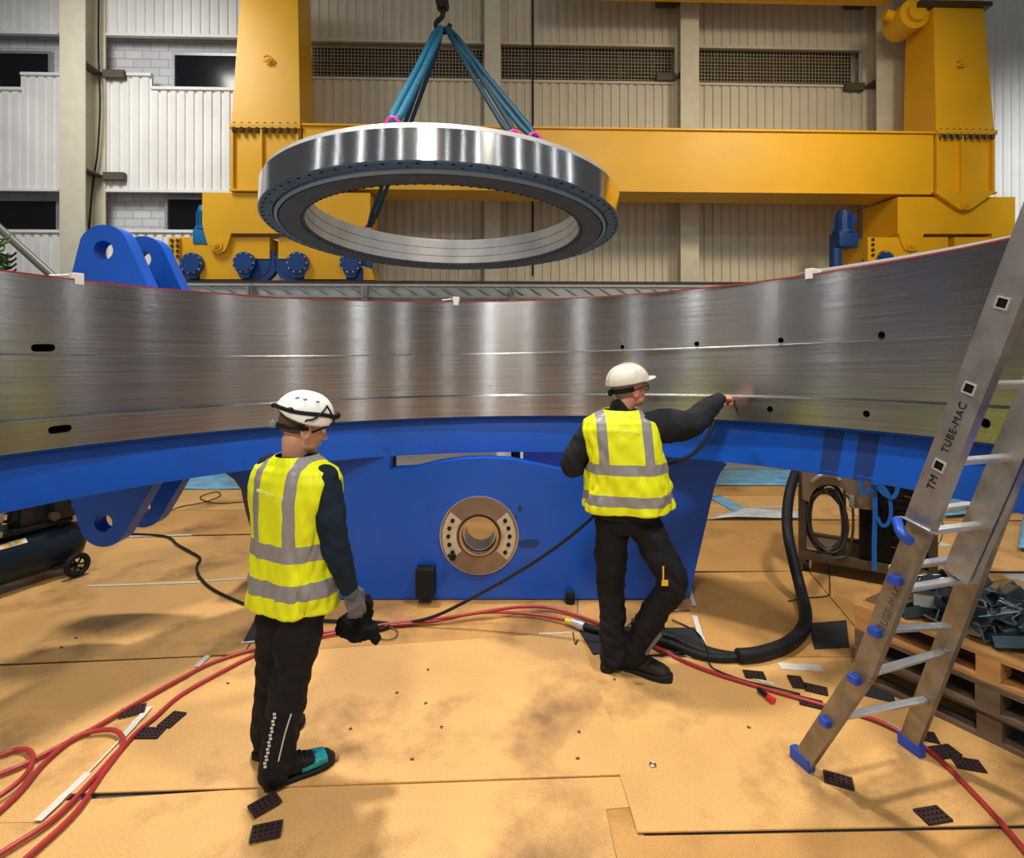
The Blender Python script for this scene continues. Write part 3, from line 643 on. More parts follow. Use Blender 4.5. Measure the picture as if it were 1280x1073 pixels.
# ================================================================ hardboard sheets on the floor
def board(pxs, label, z=0.0, m=None, th=.006, ground=False):
    Q = [(G(*p) if not ground else Vector((*p, 0))) for p in pxs]; c = sum(Q, Vector())/len(Q)
    bm = NB(); a = [bm.verts.new((v.x-c.x, v.y-c.y, 0)) for v in Q]; b = [bm.verts.new((v.x-c.x, v.y-c.y, -th)) for v in Q]; n = len(Q)
    bm.faces.new(a); bm.faces.new(b[::-1])
    for i in range(n): bm.faces.new((a[i], b[i], b[(i+1) % n], a[(i+1) % n]))
    o = obj('hardboard_sheet', bm, m or boardA, loc=(c.x, c.y, z)); return tag(o, label, 'floor board', 'hardboard sheets covering the floor')
Z1, Z2 = 0.0, -.0065
board([(88, 992), (786, 968), (724, 790), (304, 818), (259, 826)], 'large pale hardboard sheet in the middle between the two workers', Z1)
board([(60, 1000), (752, 955), (789, 962), (789, 1006), (757, 1009), (790, 1160), (-900, 1230), (-600, 1023), (44, 1019)], 'hardboard sheet at the bottom edge below the middle sheet', Z2-.003)
board([(775, 969), (797, 1040), (1340, 1029), (1200, 822), (735, 822)], 'wide hardboard sheet under the ladder feet', Z1-.001)
board([(757, 1007), (800, 1006), (805, 1041), (1400, 1030), (1650, 1150), (792, 1160)], 'darker hardboard sheet at the bottom right corner', Z2-.007, boardB)
board([(-150, 838), (258, 820), (302, 819), (47, 1026), (-420, 1030)], 'hardboard sheet at the left under the looping red hoses', Z2)
board([(-130, 738), (332, 722), (332, 772), (304, 817), (-150, 836)], 'hardboard sheet left of the standing worker, behind the red hoses', Z1-.001)
board([(-100, 676), (330, 668), (334, 721), (-130, 737)], 'hardboard sheet under the compressor wheels', Z2)
board([(-60, 642), (330, 637), (330, 667), (-100, 675)], 'hardboard sheet behind the lower blue lug', Z1-.001, boardB)
board([(60, 612), (330, 608), (330, 636), (-60, 641)], 'farthest hardboard sheet at the left beside the blue film', Z2)
board([(335, 724), (480, 720), (720, 716), (722, 789), (306, 816), (334, 770)], 'hardboard sheet under the blue support plate, left half', Z2, boardB)
board([(722, 716), (862, 714), (884, 812), (735, 821), (724, 788)], 'hardboard sheet beneath the walking worker', Z2-.001, boardB)
board([(863, 716), (1010, 714), (1100, 821), (885, 821)], 'hardboard sheet under the thick black hose bend', Z1-.002, boardB)
board([(1012, 714), (1250, 716), (1420, 822), (1102, 821)], 'hardboard sheet under the pallets', Z2, boardB)
board([(876, 650), (1075, 650), (1140, 713), (862, 713)], 'hardboard sheet under the cable cart', Z2, boardB)
board([(1077, 650), (1290, 652), (1420, 714), (1142, 713)], 'hardboard sheet behind the ladder at the right', Z1-.001)
board([(884, 620), (1040, 620), (1074, 649), (878, 649)], 'hardboard sheet seen beyond the right flank of the blue plate', Z1-.001)
board([(1042, 620), (1300, 622), (1380, 650), (1076, 649)], 'far hardboard sheet behind the right ladder stile', Z2)
board([(888, 607), (1290, 607), (1300, 619), (884, 619)], 'farthest hardboard strip at the right beside the blue film', Z2, boardB)
board([(332, 640), (876, 640), (868, 712), (332, 716)], 'hardboard sheet behind the blue support plate', Z1-.002, boardB)
bm = NB()
for i in range(5):
    for j in range(4):
        x, y = -5.2+2.47*i, 1.05-1.24*j; bx(bm, x, x+2.44, y-1.22, y, -.024, -.019)
struct('floor_covering', bm, boardA)
# blue film and far stuff
film = mat('blue_film', (.16, .45, .72), .25, var=.25, vscale=5, bump=.6, bscale=6)
def sheet(pxs, name, label, cat, m, z=.004, wav=.006, n=10):
    Q = [G(*p) for p in pxs]; c = sum(Q, Vector())/4; bm = NB(); vs = {}
    for i in range(n+1):
        for j in range(n+1):
            s, t = i/n, j/n; p = (Q[0]*(1-s)+Q[1]*s)*(1-t)+(Q[3]*(1-s)+Q[2]*s)*t; p = p-c
            p.z = wav*(1+noise.noise(Vector((p.x*3, p.y*3, 1)))) ; vs[i, j] = bm.verts.new(p)
    for i in range(n):
        for j in range(n): bm.faces.new((vs[i, j], vs[i+1, j], vs[i+1, j+1], vs[i, j+1]))
    o = obj(name, bm, m, smooth=180, loc=(c.x, c.y, z)); s = o.modifiers.new('s', 'SOLIDIFY'); s.thickness = .0015; return tag(o, label, cat)
sheet([(-40, 612), (300, 612), (300, 592), (-40, 592)], 'plastic_film', 'light blue film on the floor seen between the lower lug and the support plate', 'film', film, .002)
sheet([(893, 607), (1330, 607), (1330, 587), (893, 587)], 'plastic_film', 'light blue film on the floor behind the cable cart', 'film', film, .002)
sheet([(885, 622), (900, 620), (950, 645), (935, 650)], 'plastic_film', 'narrow strip of blue film lying aslant right of the support plate', 'film', film)
clear = mat('clear_film', (.62, .66, .72), .2, var=.2, vscale=9, bump=.8, bscale=8)
sheet([(888, 650), (1000, 650), (1000, 641), (930, 636)], 'plastic_wrap', 'crumpled clear plastic wrap right of the support plate', 'plastic wrap', clear, .006, .02)
sheet([(1180, 650), (1285, 640), (1285, 622), (1180, 626)], 'plastic_wrap', 'crumpled blue plastic behind the right ladder stile', 'plastic wrap', film, .006, .03)
sheet([(1272, 690), (1320, 700), (1320, 650), (1278, 652)], 'plastic_wrap', 'blue plastic at the right edge of the picture beyond the ladder', 'plastic wrap', film, .006, .03)
# far things seen through the arch gap
v = P(629, 568, 8.5); bm = NB(); bx(bm, -.12, .12, -.1, .1, 0, .55, bev=.01); o = obj('white_box', bm, whitep, loc=(v.x, 9.3, -.02)); tag(o, 'white box seen through the gap above the support plate', 'box')
bc = thing('blue_cabinet', 'dark blue cabinet with pale edges seen through the gap behind the walking worker', 'cabinet', (.60, 8.6, -.02))
bm = NB(); bx(bm, -.45, .45, 0, .5, .05, .9); obj('body', bm, mat('cabinet_blue', (.01, .03, .30), .4), bc)
bm = NB(); bx(bm, -.47, -.43, -.02, .5, 0, .92); bx(bm, .40, .44, -.02, .5, 0, .92); obj('edge_strip', bm, whitep, bc)
bm = NB(); cyl(bm, (0, -.1, .12), (0, .1, .12), .22, seg=20); sph(bm, (.05, .1, .3), (.26, .2, .2)); o = obj('machine_part', bm, darkm, smooth=60, loc=(.12, 9.55, .1)); tag(o, 'dark rounded machine seen through the gap beside the blue cabinet', 'machine')
v = G(1200, 640); t = thing('timber_block', 'brown timber block behind the ladder beyond the ring', 'block', (v.x, v.y+.6, 0), .2)
bm = NB(); bx(bm, -.42, .42, -.12, .12, 0, .24, bev=.01); obj('block', bm, mat('dark_timber', (.16, .07, .04), .8, var=.2, bump=.3), t)
# masking tape strips and black film pieces
tape = mat('white_tape', (.62, .60, .56), .5, var=.1)
def strip(a, b, wd, label, m=tape, name='tape_strip', cat='tape', z=.0015, th=.0012):
    A, B = G(*a), G(*b); d = (B-A); c = (A+B)/2; L_ = d.length; bm = NB(); k = 8; n = Vector((0, 1, 0))
    a_ = []; 
    for i in range(k+1):
        x = -L_/2+L_*i/k; off = .15*wd*noise.noise(Vector((i*.9, A.x*3, 0))); a_.append((x, off))
    top = [[bm.verts.new((x, s*wd/2+o_, th)) for x, o_ in a_] for s in (-1, 1)]; bot = [[bm.verts.new((x, s*wd/2+o_, 0)) for x, o_ in a_] for s in (-1, 1)]
    for i in range(k):
        bm.faces.new((top[0][i], top[0][i+1], top[1][i+1], top[1][i]))
        for s in (0, 1): bm.faces.new((top[s][i], top[s][i+1], bot[s][i+1], bot[s][i]))
    bm.faces.new((top[0][0], top[1][0], bot[1][0], bot[0][0])); bm.faces.new((top[0][-1], top[1][-1], bot[1][-1], bot[0][-1]))
    o = obj(name, bm, m, loc=(c.x, c.y, z)); o.rotation_euler = (0, 0, atan2(d.y, d.x)); return tag(o, label, cat)
strip((187, 884), (153, 922), .035, 'upper white tape strip crossing between the red hoses at the left')
strip((110, 967), (47, 1027), .035, 'long white tape strip inside the lower red hose bend at the left')
strip((153, 922), (110, 967), .010, 'narrow torn tape along the board seam between the two white strips')
strip((260, 820), (246, 834), .035, 'short white tape strip touching the red hose left of the standing worker')
strip((302, 803), (322, 802), .03, 'tiny white tape end beside the standing worker\'s trousers')
strip((862, 737), (868, 758), .03, 'upper white tape strip at the foot of the blue plate\'s right flank')
strip((868, 770), (880, 808), .035, 'lower white tape strip running to the thick black hoses')
strip((974, 833), (1027, 836), .07, 'white paper strip lying right of the black hose bend')
strip((674, 793), (718, 791), .02, 'white tape on the seam left of the yellow hose collar')
strip((110, 733), (250, 728), .035, 'grey-white tape on the seam right of the compressor')
strip((252, 727), (306, 723), .03, 'tape on the seam just left of the standing worker')
strip((160, 671), (240, 669), .04, 'pale tape on the seam below the blue lug')
strip((940, 848), (968, 856), .02, 'white scrap of tape left of the perforated mats')
strip((890, 634), (985, 634), .03, 'thin pale tape line beyond the blue support plate')
strip((1140, 670), (1185, 683), .12, 'white paper sheet seen between the ladder rungs')
strip((1108, 905), (1140, 922), .03, 'white paper scrap by the right ladder foot', z=.003)
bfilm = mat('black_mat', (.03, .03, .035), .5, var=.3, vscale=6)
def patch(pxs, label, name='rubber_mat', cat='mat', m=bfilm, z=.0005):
    Q = [G(*p) for p in pxs]; c = sum(Q, Vector())/len(Q); bm = NB()
    a = [bm.verts.new((v.x-c.x, v.y-c.y, .003)) for v in Q]; b = [bm.verts.new((v.x-c.x, v.y-c.y, 0)) for v in Q]; n = len(Q); bm.faces.new(a); bm.faces.new(b[::-1])
    for i in range(n): bm.faces.new((a[i], b[i], b[(i+1) % n], a[(i+1) % n]))
    return tag(obj(name, bm, m, loc=(c.x, c.y, z)), label, cat)
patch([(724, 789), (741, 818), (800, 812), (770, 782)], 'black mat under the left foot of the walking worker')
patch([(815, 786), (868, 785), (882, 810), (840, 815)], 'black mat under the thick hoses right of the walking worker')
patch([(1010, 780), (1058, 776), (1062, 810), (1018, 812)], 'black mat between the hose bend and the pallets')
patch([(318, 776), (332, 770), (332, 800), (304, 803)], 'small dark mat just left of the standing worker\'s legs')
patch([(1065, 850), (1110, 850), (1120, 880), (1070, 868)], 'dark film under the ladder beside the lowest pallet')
# perforated dark pads
pad = mat('perforated_pad', (.035, .02, .02), .6)
PADS = [(166, 890, 25, 'next to the upper white tape at the left'), (188, 918, 0, 'between two red hoses at the left'), (215, 901, 80, 'right of the red hoses at the left'),
        (331, 1007, 45, 'just below the standing worker\'s shoe'), (333, 1041, 15, 'nearest the bottom below the standing worker'), (1048, 977, -25, 'between the two ladder feet, nearest the camera'),
        (1166, 1021, 10, 'at the bottom right between hose and seam'), (1181, 941, 10, 'right of the right ladder foot'), (1210, 957, -15, 'rightmost of the two beyond the right ladder foot'),
        (1154, 921, -20, 'partly hidden behind the right ladder foot'), (943, 845, -10, 'left of the row by the hose bend'), (996, 854, 80, 'standing apart below the white paper strip'),
        (1020, 863, -25, 'left of the ladder, beyond the red hose'), (1014, 880, -25, 'left of the ladder, touching the red hose')]
for px, py, a, lab in PADS:
    v = G(px, py); bm = NB(); L_, W_ = .115, .075
    nx, ny = 5, 3; xs = [-L_/2+L_*i/(nx*2+1) for i in range(nx*2+2)]; ys = [-W_/2+W_*i/(ny*2+1) for i in range(ny*2+2)]
    for i in range(nx*2+1):
        for j in range(ny*2+1):
            if i % 2 == 1 and j % 2 == 1: continue
            q4 = [bm.verts.new((x, y, .009)) for x, y in ((xs[i], ys[j]), (xs[i+1], ys[j]), (xs[i+1], ys[j+1]), (xs[i], ys[j+1]))]; bm.faces.new(q4)
    bmesh.ops.remove_doubles(bm, verts=bm.verts, dist=1e-5)
    r = bmesh.ops.extrude_face_region(bm, geom=bm.faces[:]); bmesh.ops.translate(bm, vec=(0, 0, -.009), verts=[g for g in r['geom'] if isinstance(g, bmesh.types.BMVert)])
    o = obj('perforated_pad', bm, pad, loc=(v.x, v.y, .001)); o.rotation_euler = (0, 0, R(a)); tag(o, 'small dark perforated rubber pad '+lab, 'pad', 'perforated pads on the floor')
# small debris
random.seed(3)
DEB = [(496, 867), (535, 838), (532, 880), (552, 910), (724, 916), (722, 949), (515, 950), (285, 855), (438, 912), (95, 798), (77, 810), (1000, 940), (936, 910), (768, 850)]
for i, (px, py) in enumerate(DEB):
    v = G(px, py); bm = NB(); bx(bm, -.009, .009, -.004, .004, 0, .005, bev=.001); bx(bm, .002, .006, -.008, .008, 0, .004)
    o = obj('metal_chip', bm, mat('rust_chip', (.12, .06, .03), .7), loc=(v.x, v.y, .0006)); o.rotation_euler = (0, 0, random.random()*3); tag(o, 'tiny brown chip '+('on the middle sheet' if 430 < px < 740 else 'at the left' if px < 430 else 'on the right-hand sheet')+', '+('near the bottom' if py > 930 else 'midway' if py > 890 else 'towards the blue plate'), 'debris', 'chips of debris on the boards')
v = G(816, 957); bm = NB(); tube(bm, [(.013*cos(a), .013*sin(a), .002) for a in [2*pi*i/20 for i in range(20)]], (.004), 8, closed=True)
tag(obj('washer', bm, steel, smooth=60, loc=(v.x, v.y, .001)), 'small steel washer on the board below the walking worker', 'washer')
v = G(419, 951); bm = NB(); sph(bm, (0, 0, .016), (.017, .017, .016)); tag(obj('wooden_bead', bm, mat('knob_brown', (.30, .17, .11), .5), smooth=60, loc=(v.x, v.y, .0)), 'small brown wooden bead at the toe of the teal shoe', 'bead')

# ================================================================ hoses and cables
def hose(name, pts, r, m, label, cat, z=None, k=10, seg=10, uv=False, par=None):
    Q = []
    for p in pts:
        if isinstance(p, Vector): v = p.copy()
        elif len(p) == 2: v = G(p[0], p[1], r+.001)
        elif len(p) == 3: v = G(p[0], p[1], p[2])
        else: v = Vector(p[:3])
        Q.append(v)
    bm = NB(); tube(bm, crom(Q, k), r, seg); o = obj(name, bm, m, par, smooth=80)
    return tag(o, label, cat) if label else o
h = .011
hose('air_hose', [(-300, 1060), (-40, 985), (0, 968), (34, 954), (109, 915), (180, 874), (225, 849), (270, 827), (324, 810), (370, 799), (412, 790), (473, 783.5), (542, 777, .02), (603, 766, .035), (664, 768, .02), (713, 777, .03)], h, redh,
     'red air hose from the left edge behind the standing worker to the yellow collar', 'hose')
hose('air_hose', [(-300, 1290), (-60, 1110), (0, 1068), (67, 1024), (112, 979), (139, 949), (154, 930, .015), (147, 915, .025), (127, 913, .02), (94, 922, .015), (56, 953), (22, 993), (-30, 1040)], h, redh,
     'red hose whose tight bend loops back beside the long white tape', 'hose')
hose('air_hose', [(-230, 1290), (0, 1100), (34, 1072), (94, 1016), (131, 964), (165, 922), (195, 896), (225, 870), (270, 844), (324, 817), (370, 803), (412, 793.5), (481, 781, .02), (562, 772, .035), (611, 764, .05), (652, 759, .04), (692, 761, .02), (745, 778), (800, 800), (825, 812), (860, 829), (900, 844), (960, 862), (1030, 882), (1100, 903), (1160, 938), (1215, 990), (1290, 1075), (1400, 1230)], h, redh,
     'longest red air hose winding across the whole floor and under the ladder', 'hose')
hose('air_hose', [(-40, 950), (0, 944), (19, 938), (35, 938, .02), (41, 949, .025), (30, 971, .03), (0, 995, .025), (-40, 1015)], h, redh, 'short red hose loop cut by the left edge', 'hose')
yc = mat('collar_yellow', (.75, .55, .02), .4)
v0, v1 = G(707, 776, .03), G(716, 778.5, .03); bm = NB(); cyl(bm, v0, v1, .019); t = tag(obj('hose_collar', bm, yc, smooth=40), 'yellow collar on the end of the red hose', 'collar')
v0, v1 = G(716, 778, .032), G(729, 783, .032); bm = NB(); cyl(bm, v0, v1, .026); cyl(bm, v0+(v1-v0)*.6, v1+(v1-v0)*.15, .031)
t = tag(obj('hose_coupling', bm, mat('pale_metal', (.6, .6, .58), .35, .6), smooth=40), 'pale metal coupling between the yellow collar and the black hose', 'coupling')
corr = mat('corrugated_black', (.014, .014, .016), .5, bump=.5, bscale=40)
def rib_hose(name, pts, r, label, zc=None):
    Q = crom([G(p[0], p[1], (p[2] if len(p) > 2 else r+.001)) for p in pts], 24); bm = NB()
    tube(bm, Q, [r*(1+.06*(i % 2)) for i in range(len(Q))], 12); return tag(obj(name, bm, corr, smooth=60), label, 'hose')
rib_hose('suction_hose', [(729, 783, .03), (760, 790), (800, 789), (850, 800), (890, 815), (922, 821)], .024, 'thinner black corrugated hose running from the pale coupling to the thick hose')
rib_hose('suction_hose', [(790, 778), (822, 787), (860, 807), (895, 818.5), (926, 820)], .024, 'upper black corrugated hose joining the thick hose beside it')
rib_hose('suction_hose', [(790, 798), (830, 803), (870, 818), (900, 823), (930, 822)], .024, 'lower black corrugated hose emerging behind the walking worker\'s shoe')
rib_hose('suction_hose', [(922, 820, .045), (950, 817, .045), (982, 806, .045), (1003, 787, .045), (1007, 765, .06), (1001, 738, .10), (992, 702, .26), (985, 668, .42), (984, 640, .55), (988, 612, .70), (996, 588, .85)], .040, 'thickest black corrugated hose bending up to the cable cart')
cable = mat('black_cable', (.015, .015, .016), .45)
hose('power_cable', [P(893, 527, 3.45), P(885, 545, 3.42), P(868, 566, 3.40), P(845, 578, 3.42), P(820, 585, 3.50), P(775, 612, 3.62), P(735, 652, 3.68), P(690, 688, 3.74), P(640, 720, 3.80), P(590, 748, 3.84), P(545, 770, 3.86), (505, 780, .012), (480, 783), (476, 787), (488, 781), (470, 778), (430, 777), (380, 774), (340, 765), (305, 755), (268, 738), (250, 722), (246, 708), (250, 698), (238, 690), (222, 681), (208, 671), (170, 668), (120, 668), (60, 660)],
     .011, cable, 'long black cable from the raised hand across the floor to the compressor', 'cable')
hose('thin_cable', [(472, 790), (474, 797), (484, 800), (494, 797), (497, 790), (490, 785), (478, 786)], .004, mat('brown_cable', (.12, .08, .05), .5), 'small loop of thin brown cable on the floor right of the held cloth', 'cable')
hose('thin_cable', [(1000, 868), (960, 858, .02), (930, 851), (900, 840), (888, 832), (884, 812, .06), (870, 790), (840, 775)], .005, cable, 'thin black cable crossing the thick hoses right of the walking worker', 'cable')
hose('thin_cable', [(780, 786), (800, 773), (835, 766), (862, 763)], .004, cable, 'thin black cable between the walking worker\'s legs and the plate', 'cable')
hose('thin_cable', [(722, 800), (719, 805), (716, 790)], .004, cable, 'short bit of black cord left of the walking worker\'s foot', 'cord')
hose('thin_cable', [(200, 645), (225, 634), (255, 628), (275, 620), (270, 615), (250, 622), (268, 629), (300, 628), (330, 624)], .006, cable, 'thin black cables on the far boards left of the support plate', 'cable')
v0, v1 = G(952, 866, .02), G(967, 876, .02); bm = NB(); cyl(bm, G(948, 862, .02), v1, .012); t = tag(obj('cable_plug', bm, darkm, smooth=40), 'black and red plug lying on the red hose', 'plug'); bm = NB(); cyl(bm, v0.lerp(v1, .55), v1+(v1-v0)*.05, .016); obj('red_cap', bm, mat('bright_red', (.7, .02, .015), .4), t, smooth=40)
hose('thin_cable', [(1036, 705), (1037, 735), (1034, 745), (1005, 748), (985, 752)], .004, cable, 'thin cord trailing from the cable cart to the floor', 'cord')
# ================================================================ air compressor
K = thing('air_compressor', 'dark wheeled air compressor with horizontal tank at the left under the ring', 'compressor', (-4.04, 4.40, 0))
ax = Vector((.39, .92, 0)).normalized(); sd = Vector((ax.y, -ax.x, 0)); up = Vector((0, 0, 1))
KM = Matrix(((ax.x, sd.x, 0), (ax.y, sd.y, 0), (0, 0, 1)))          # local: x along tank, y to camera-right, z up
def kp(x, y, z): return KM @ Vector((x, y, z-.15 if z > .22 else z))
navy = mat('tank_navy', (.012, .022, .034), .28, var=.1)
bm = NB(); prof_ = [(-.60, .02), (-.585, .10), (-.54, .16), (-.47, .19), (-.40, .197), (.40, .197), (.47, .19), (.54, .16), (.585, .10), (.60, .02)]
loft(bm, [[kp(x, r*cos(2*pi*i/36), .40)+Vector((0, 0, r*sin(2*pi*i/36))) for i in range(36)] for x, r in prof_]); obj('tank', bm, navy, K, smooth=60)
bm = NB(); 
for i, (a, b) in enumerate(((-.02, 0), (.05, .02), (.11, 0))):
    pass
bx(bm, -.05, .17, -.002, .002, -.022, .022); lab = obj('sticker', bm, mat('sticker_white', (.65, .66, .68), .4), K); 
nrm = (KM @ Vector((0, .72, .69))).normalized(); tng = ax; lab.matrix_local = Matrix.Translation(kp(-.05, .197*.72, .40+.197*.69)+nrm*.003) @ Matrix(((tng.x, nrm.x, tng.cross(nrm).x*1, 0), (tng.y, nrm.y, tng.cross(nrm).y, 0), (tng.z, nrm.z, tng.cross(nrm).z, 0), (0, 0, 0, 1)))
bm = NB(); bx(bm, .01, .06, .002, .004, -.015, .015); bx(bm, .09, .14, .002, .004, -.015, .015); obj('warning_panel', bm, mat('sticker_yellow', (.75, .42, .02), .4), lab)
bm = NB(); bx(bm, -.035, -.005, .002, .004, -.015, .015); obj('blue_panel', bm, mat('sticker_blue', (.02, .08, .5), .4), lab)
def kbox(bm, x0, x1, y0, y1, z0, z1, bev=.006): bx(bm, x0, x1, y0, y1, z0, z1, M=Matrix.Translation((0, 0, -.15)) @ KM.to_4x4(), bev=bev)
bm = NB(); kbox(bm, -.45, .45, -.15, .15, .60, .63); kbox(bm, -.40, -.36, -.1, .1, .5, .62); kbox(bm, .36, .40, -.1, .1, .5, .62); obj('mounting_plate', bm, black, K)
bm = NB(); cyl(bm, kp(-.36, .02, .78), kp(-.02, .02, .78), .115, seg=28)
for i in range(22): a = 2*pi*i/22; c = kp(-.19, .02+.118*cos(a), .78+.118*sin(a)); kk = .006; cyl(bm, kp(-.34, .02+.122*cos(a), .78+.122*sin(a)), kp(-.05, .02+.122*cos(a), .78+.122*sin(a)), kk, seg=4)
cyl(bm, kp(-.42, .02, .78), kp(-.36, .02, .78), .10, .11, seg=28); kbox(bm, -.28, -.10, .08, .17, .80, .92, .01)
kbox(bm, -.33, -.05, .06, .18, .62, .66); obj('electric_motor', bm, mat('motor_grey', (.40, .40, .40), .4, .6), K, smooth=40)
bm = NB(); kbox(bm, .10, .32, -.1, .1, .63, .84, .015)
for i in range(8): kbox(bm, .08, .34, -.12, .12, .86+i*.025, .872+i*.025, .002)
kbox(bm, .12, .30, -.08, .08, .84, 1.08); kbox(bm, .30, .54, -.14, .17, .64, .98, .02); obj('pump_head', bm, mat('cast_black', (.02, .02, .022), .5, .3), K, smooth=40)
bm = NB(); kbox(bm, -.48, -.08, .0, .10, .96, 1.02); kbox(bm, -.45, -.10, -.02, .12, .99, 1.05); obj('belt_cover', bm, mat('cover_silver', (.35, .36, .37), .35, .7), K, smooth=40)
bm = NB(); tube(bm, crom([kp(.2, .12, 1.0), kp(.3, .2, .98), kp(.42, .2, .8), kp(.42, .1, .6)], 8), .012, 10); tube(bm, crom([kp(-.05, .1, .9), kp(.05, .2, .85), kp(.12, .18, .95)], 8), .009, 8)
cyl(bm, kp(.35, .05, .62), kp(.35, .05, .78), .03); cyl(bm, kp(.30, .14, .68), kp(.30, .19, .68), .035); obj('pipework', bm, mat('dull_copper', (.10, .08, .07), .4, .5), K, smooth=60)
bm = NB()
for y in (-.1, .1):
    for k in range(10): a = 2*pi*k/10; cyl(bm, kp(.04, y, .84), kp(.04+.001, y+.13*cos(a)*.9, .84+.13*sin(a)), .006, seg=5)
tube(bm, [kp(.04, .13*cos(a), .84+.15*sin(a)) for a in [2*pi*i/28 for i in range(28)]], .012, 8, closed=True); tube(bm, [kp(.04, .08*cos(a), .84+.09*sin(a)) for a in [2*pi*i/28 for i in range(28)]], .006, 8, closed=True); obj('flywheel', bm, black, K, smooth=60)
bm = NB(); kbox(bm, .46, .56, .06, .12, .58, .66, .01); obj('valve', bm, whitep, K)
for y in (-.26, .26):
    W = bpy.data.objects.new('wheel', None); COL.objects.link(W); W.parent = K; W.location = kp(.42, y, .10)
    bm = NB(); tube(bm, [KM @ Vector((.078*cos(a), 0, .078*sin(a))) for a in [2*pi*i/32 for i in range(32)]], .023, 12, closed=True); obj('tyre', bm, darkm, W, smooth=60)
    bm = NB(); cyl(bm, KM @ Vector((0, -.02, 0)), KM @ Vector((0, .02, 0)), .02)
    for i in range(6): a = 2*pi*i/6; cyl(bm, (0, 0, 0), KM @ Vector((.06*cos(a), 0, .06*sin(a))), .008, seg=8)
    obj('rim', bm, black, W); bm = NB(); cyl(bm, KM @ Vector((0, .018, 0)), KM @ Vector((0, .028, 0)), .012); obj('hub_cap', bm, steel, W)
bm = NB()
for y in (-1, 1): tube(bm, [kp(.30, .12*y, .24), kp(.42, .21*y, .10)], .016, 8)
tube(bm, [kp(.42, -.24, .10), kp(.42, .24, .10)], .010, 8); obj('axle_bracket', bm, black, K)
for y in (-.1, .1):
    W = bpy.data.objects.new('caster', None); COL.objects.link(W); W.parent = K; W.location = kp(-.33, y, .05)
    bm = NB(); tube(bm, [KM @ Vector((.030*cos(a), 0, .030*sin(a))) for a in [2*pi*i/24 for i in range(24)]], .018, 10, closed=True); cyl(bm, KM @ Vector((0, -.012, 0)), KM @ Vector((0, .012, 0)), .025); obj('tyre', bm, darkm, W, smooth=60)
    bm = NB(); bx(bm, -.018, .018, -.026, -.022, -.01, .10, M=KM.to_4x4()); bx(bm, -.018, .018, .022, .026, -.01, .10, M=KM.to_4x4()); bx(bm, -.03, .03, -.03, .03, .07, .09, M=KM.to_4x4()); obj('fork', bm, steel, W)

# ================================================================ cable cart behind the ring
c0, c1 = G(1003, 712), G(1166, 742); d = (c1-c0); Lc = d.length; cang = atan2(d.y, d.x)
CC = thing('cable_cart', 'brown steel cart with coiled cable and black fan panel under the ring', 'cart', c0, cang)
rusty = mat('cart_brown', (.13, .095, .065), .5, .5, var=.2, vscale=6)
def cbx(name, q, m=rusty, bev=.004, par=CC): bm = NB(); bx(bm, *q, bev=bev); return obj(name, bm, m, par, smooth=40)
Hc = .93
for x in (0, Lc): cbx('post', (x-.03, x+.03, -.03, .03, .02, Hc)); cbx('post', (x-.03, x+.03, .50, .56, .02, Hc))
cbx('base_rail', (-.03, Lc+.03, -.035, .035, .10, .17)); cbx('base_rail', (-.03, Lc+.03, .495, .565, .10, .17)); cbx('base_plate', (0, Lc, .0, .56, .13, .15), mat('cart_plate', (.20, .14, .09), .6))
cbx('top_rail', (-.03, Lc+.03, -.03, .56, Hc, Hc+.04))
cbx('inner_post', (.30, .325, .02, .05, .15, Hc), mat('grey_post', (.16, .15, .14), .4, .6))
bm = NB(); n = 20; pts_ = [(.02, .72)]+[(.21+.19*cos(a), .72+.17*sin(a)) for a in [pi-pi*i/n for i in range(n+1)]]+[(.52, .68), (.52, .93), (.02, .93)]
outer = [(-.0, .62), (-.0, .90), (.44, .90), (.52, .82), (.53, .60), (.42, .60)]+[(.215+.16*cos(a), .60+.17*sin(a)) for a in [pi*i/n for i in range(n+1)]]
prism(bm, outer, -.045, -.02); obj('arch_plate', bm, mat('arch_brown', (.30, .21, .13), .5, .5, var=.2), CC)
fan = bpy.data.objects.new('fan_panel', None); COL.objects.link(fan); fan.parent = CC
cbx('housing', (.42, Lc-.03, .0, .50, .17, .88), black, par=fan); fx, fz = .70, .52
bm = NB()
for r_ in (.08, .13, .18, .23, .27): tube(bm, [(fx+r_*cos(a), -.012, fz+r_*sin(a)) for a in [2*pi*i/36 for i in range(36)]], .003, 6, closed=True)
obj('guard', bm, darkm, fan)
bm = NB()
for r_, a0_ in ((.21, -1.9), (.24, -1.2), (.17, -.6), (.22, .3), (.13, -.9)): tube(bm, [(fx+r_*cos(a0_+i*.09), -.018, fz+r_*sin(a0_+i*.09)) for i in range(14)], .003, 6)
obj('red_wire', bm, mat('fan_red', (.35, .04, .01), .5), fan)
bm = NB()
for i in range(3): bx(bm, Lc-.22+i*.05, Lc-.19+i*.05, -.01, .0, .24, .27)
obj('lettering', bm, mat('panel_grey', (.16, .16, .16), .5), fan)
random.seed(11); bm = NB()
for k in range(11):
    cx, czz = .19+.02*random.uniform(-1, 1), .48+.03*random.uniform(-1, 1); rx, rz = .13+.02*random.random(), .24+.05*random.random(); yo = .0+.012*k; ph = random.random()*6
    tube(bm, [(cx+rx*cos(a)*(1+.08*sin(2*a+ph)), -.03+yo*.8, czz+rz*sin(a)*(1+.07*cos(3*a+ph))-.02) for a in [2*pi*i/36 for i in range(36)]], .0085, 8, closed=True)
tube(bm, crom([(.33, -.04, .70), (.37, -.05, .60), (.37, -.05, .38), (.33, -.04, .20), (.24, -.05, .16)], 8), .010, 8)
obj('cable_coil', bm, mat('coil_cable', (.05, .045, .04), .4), CC, smooth=60)
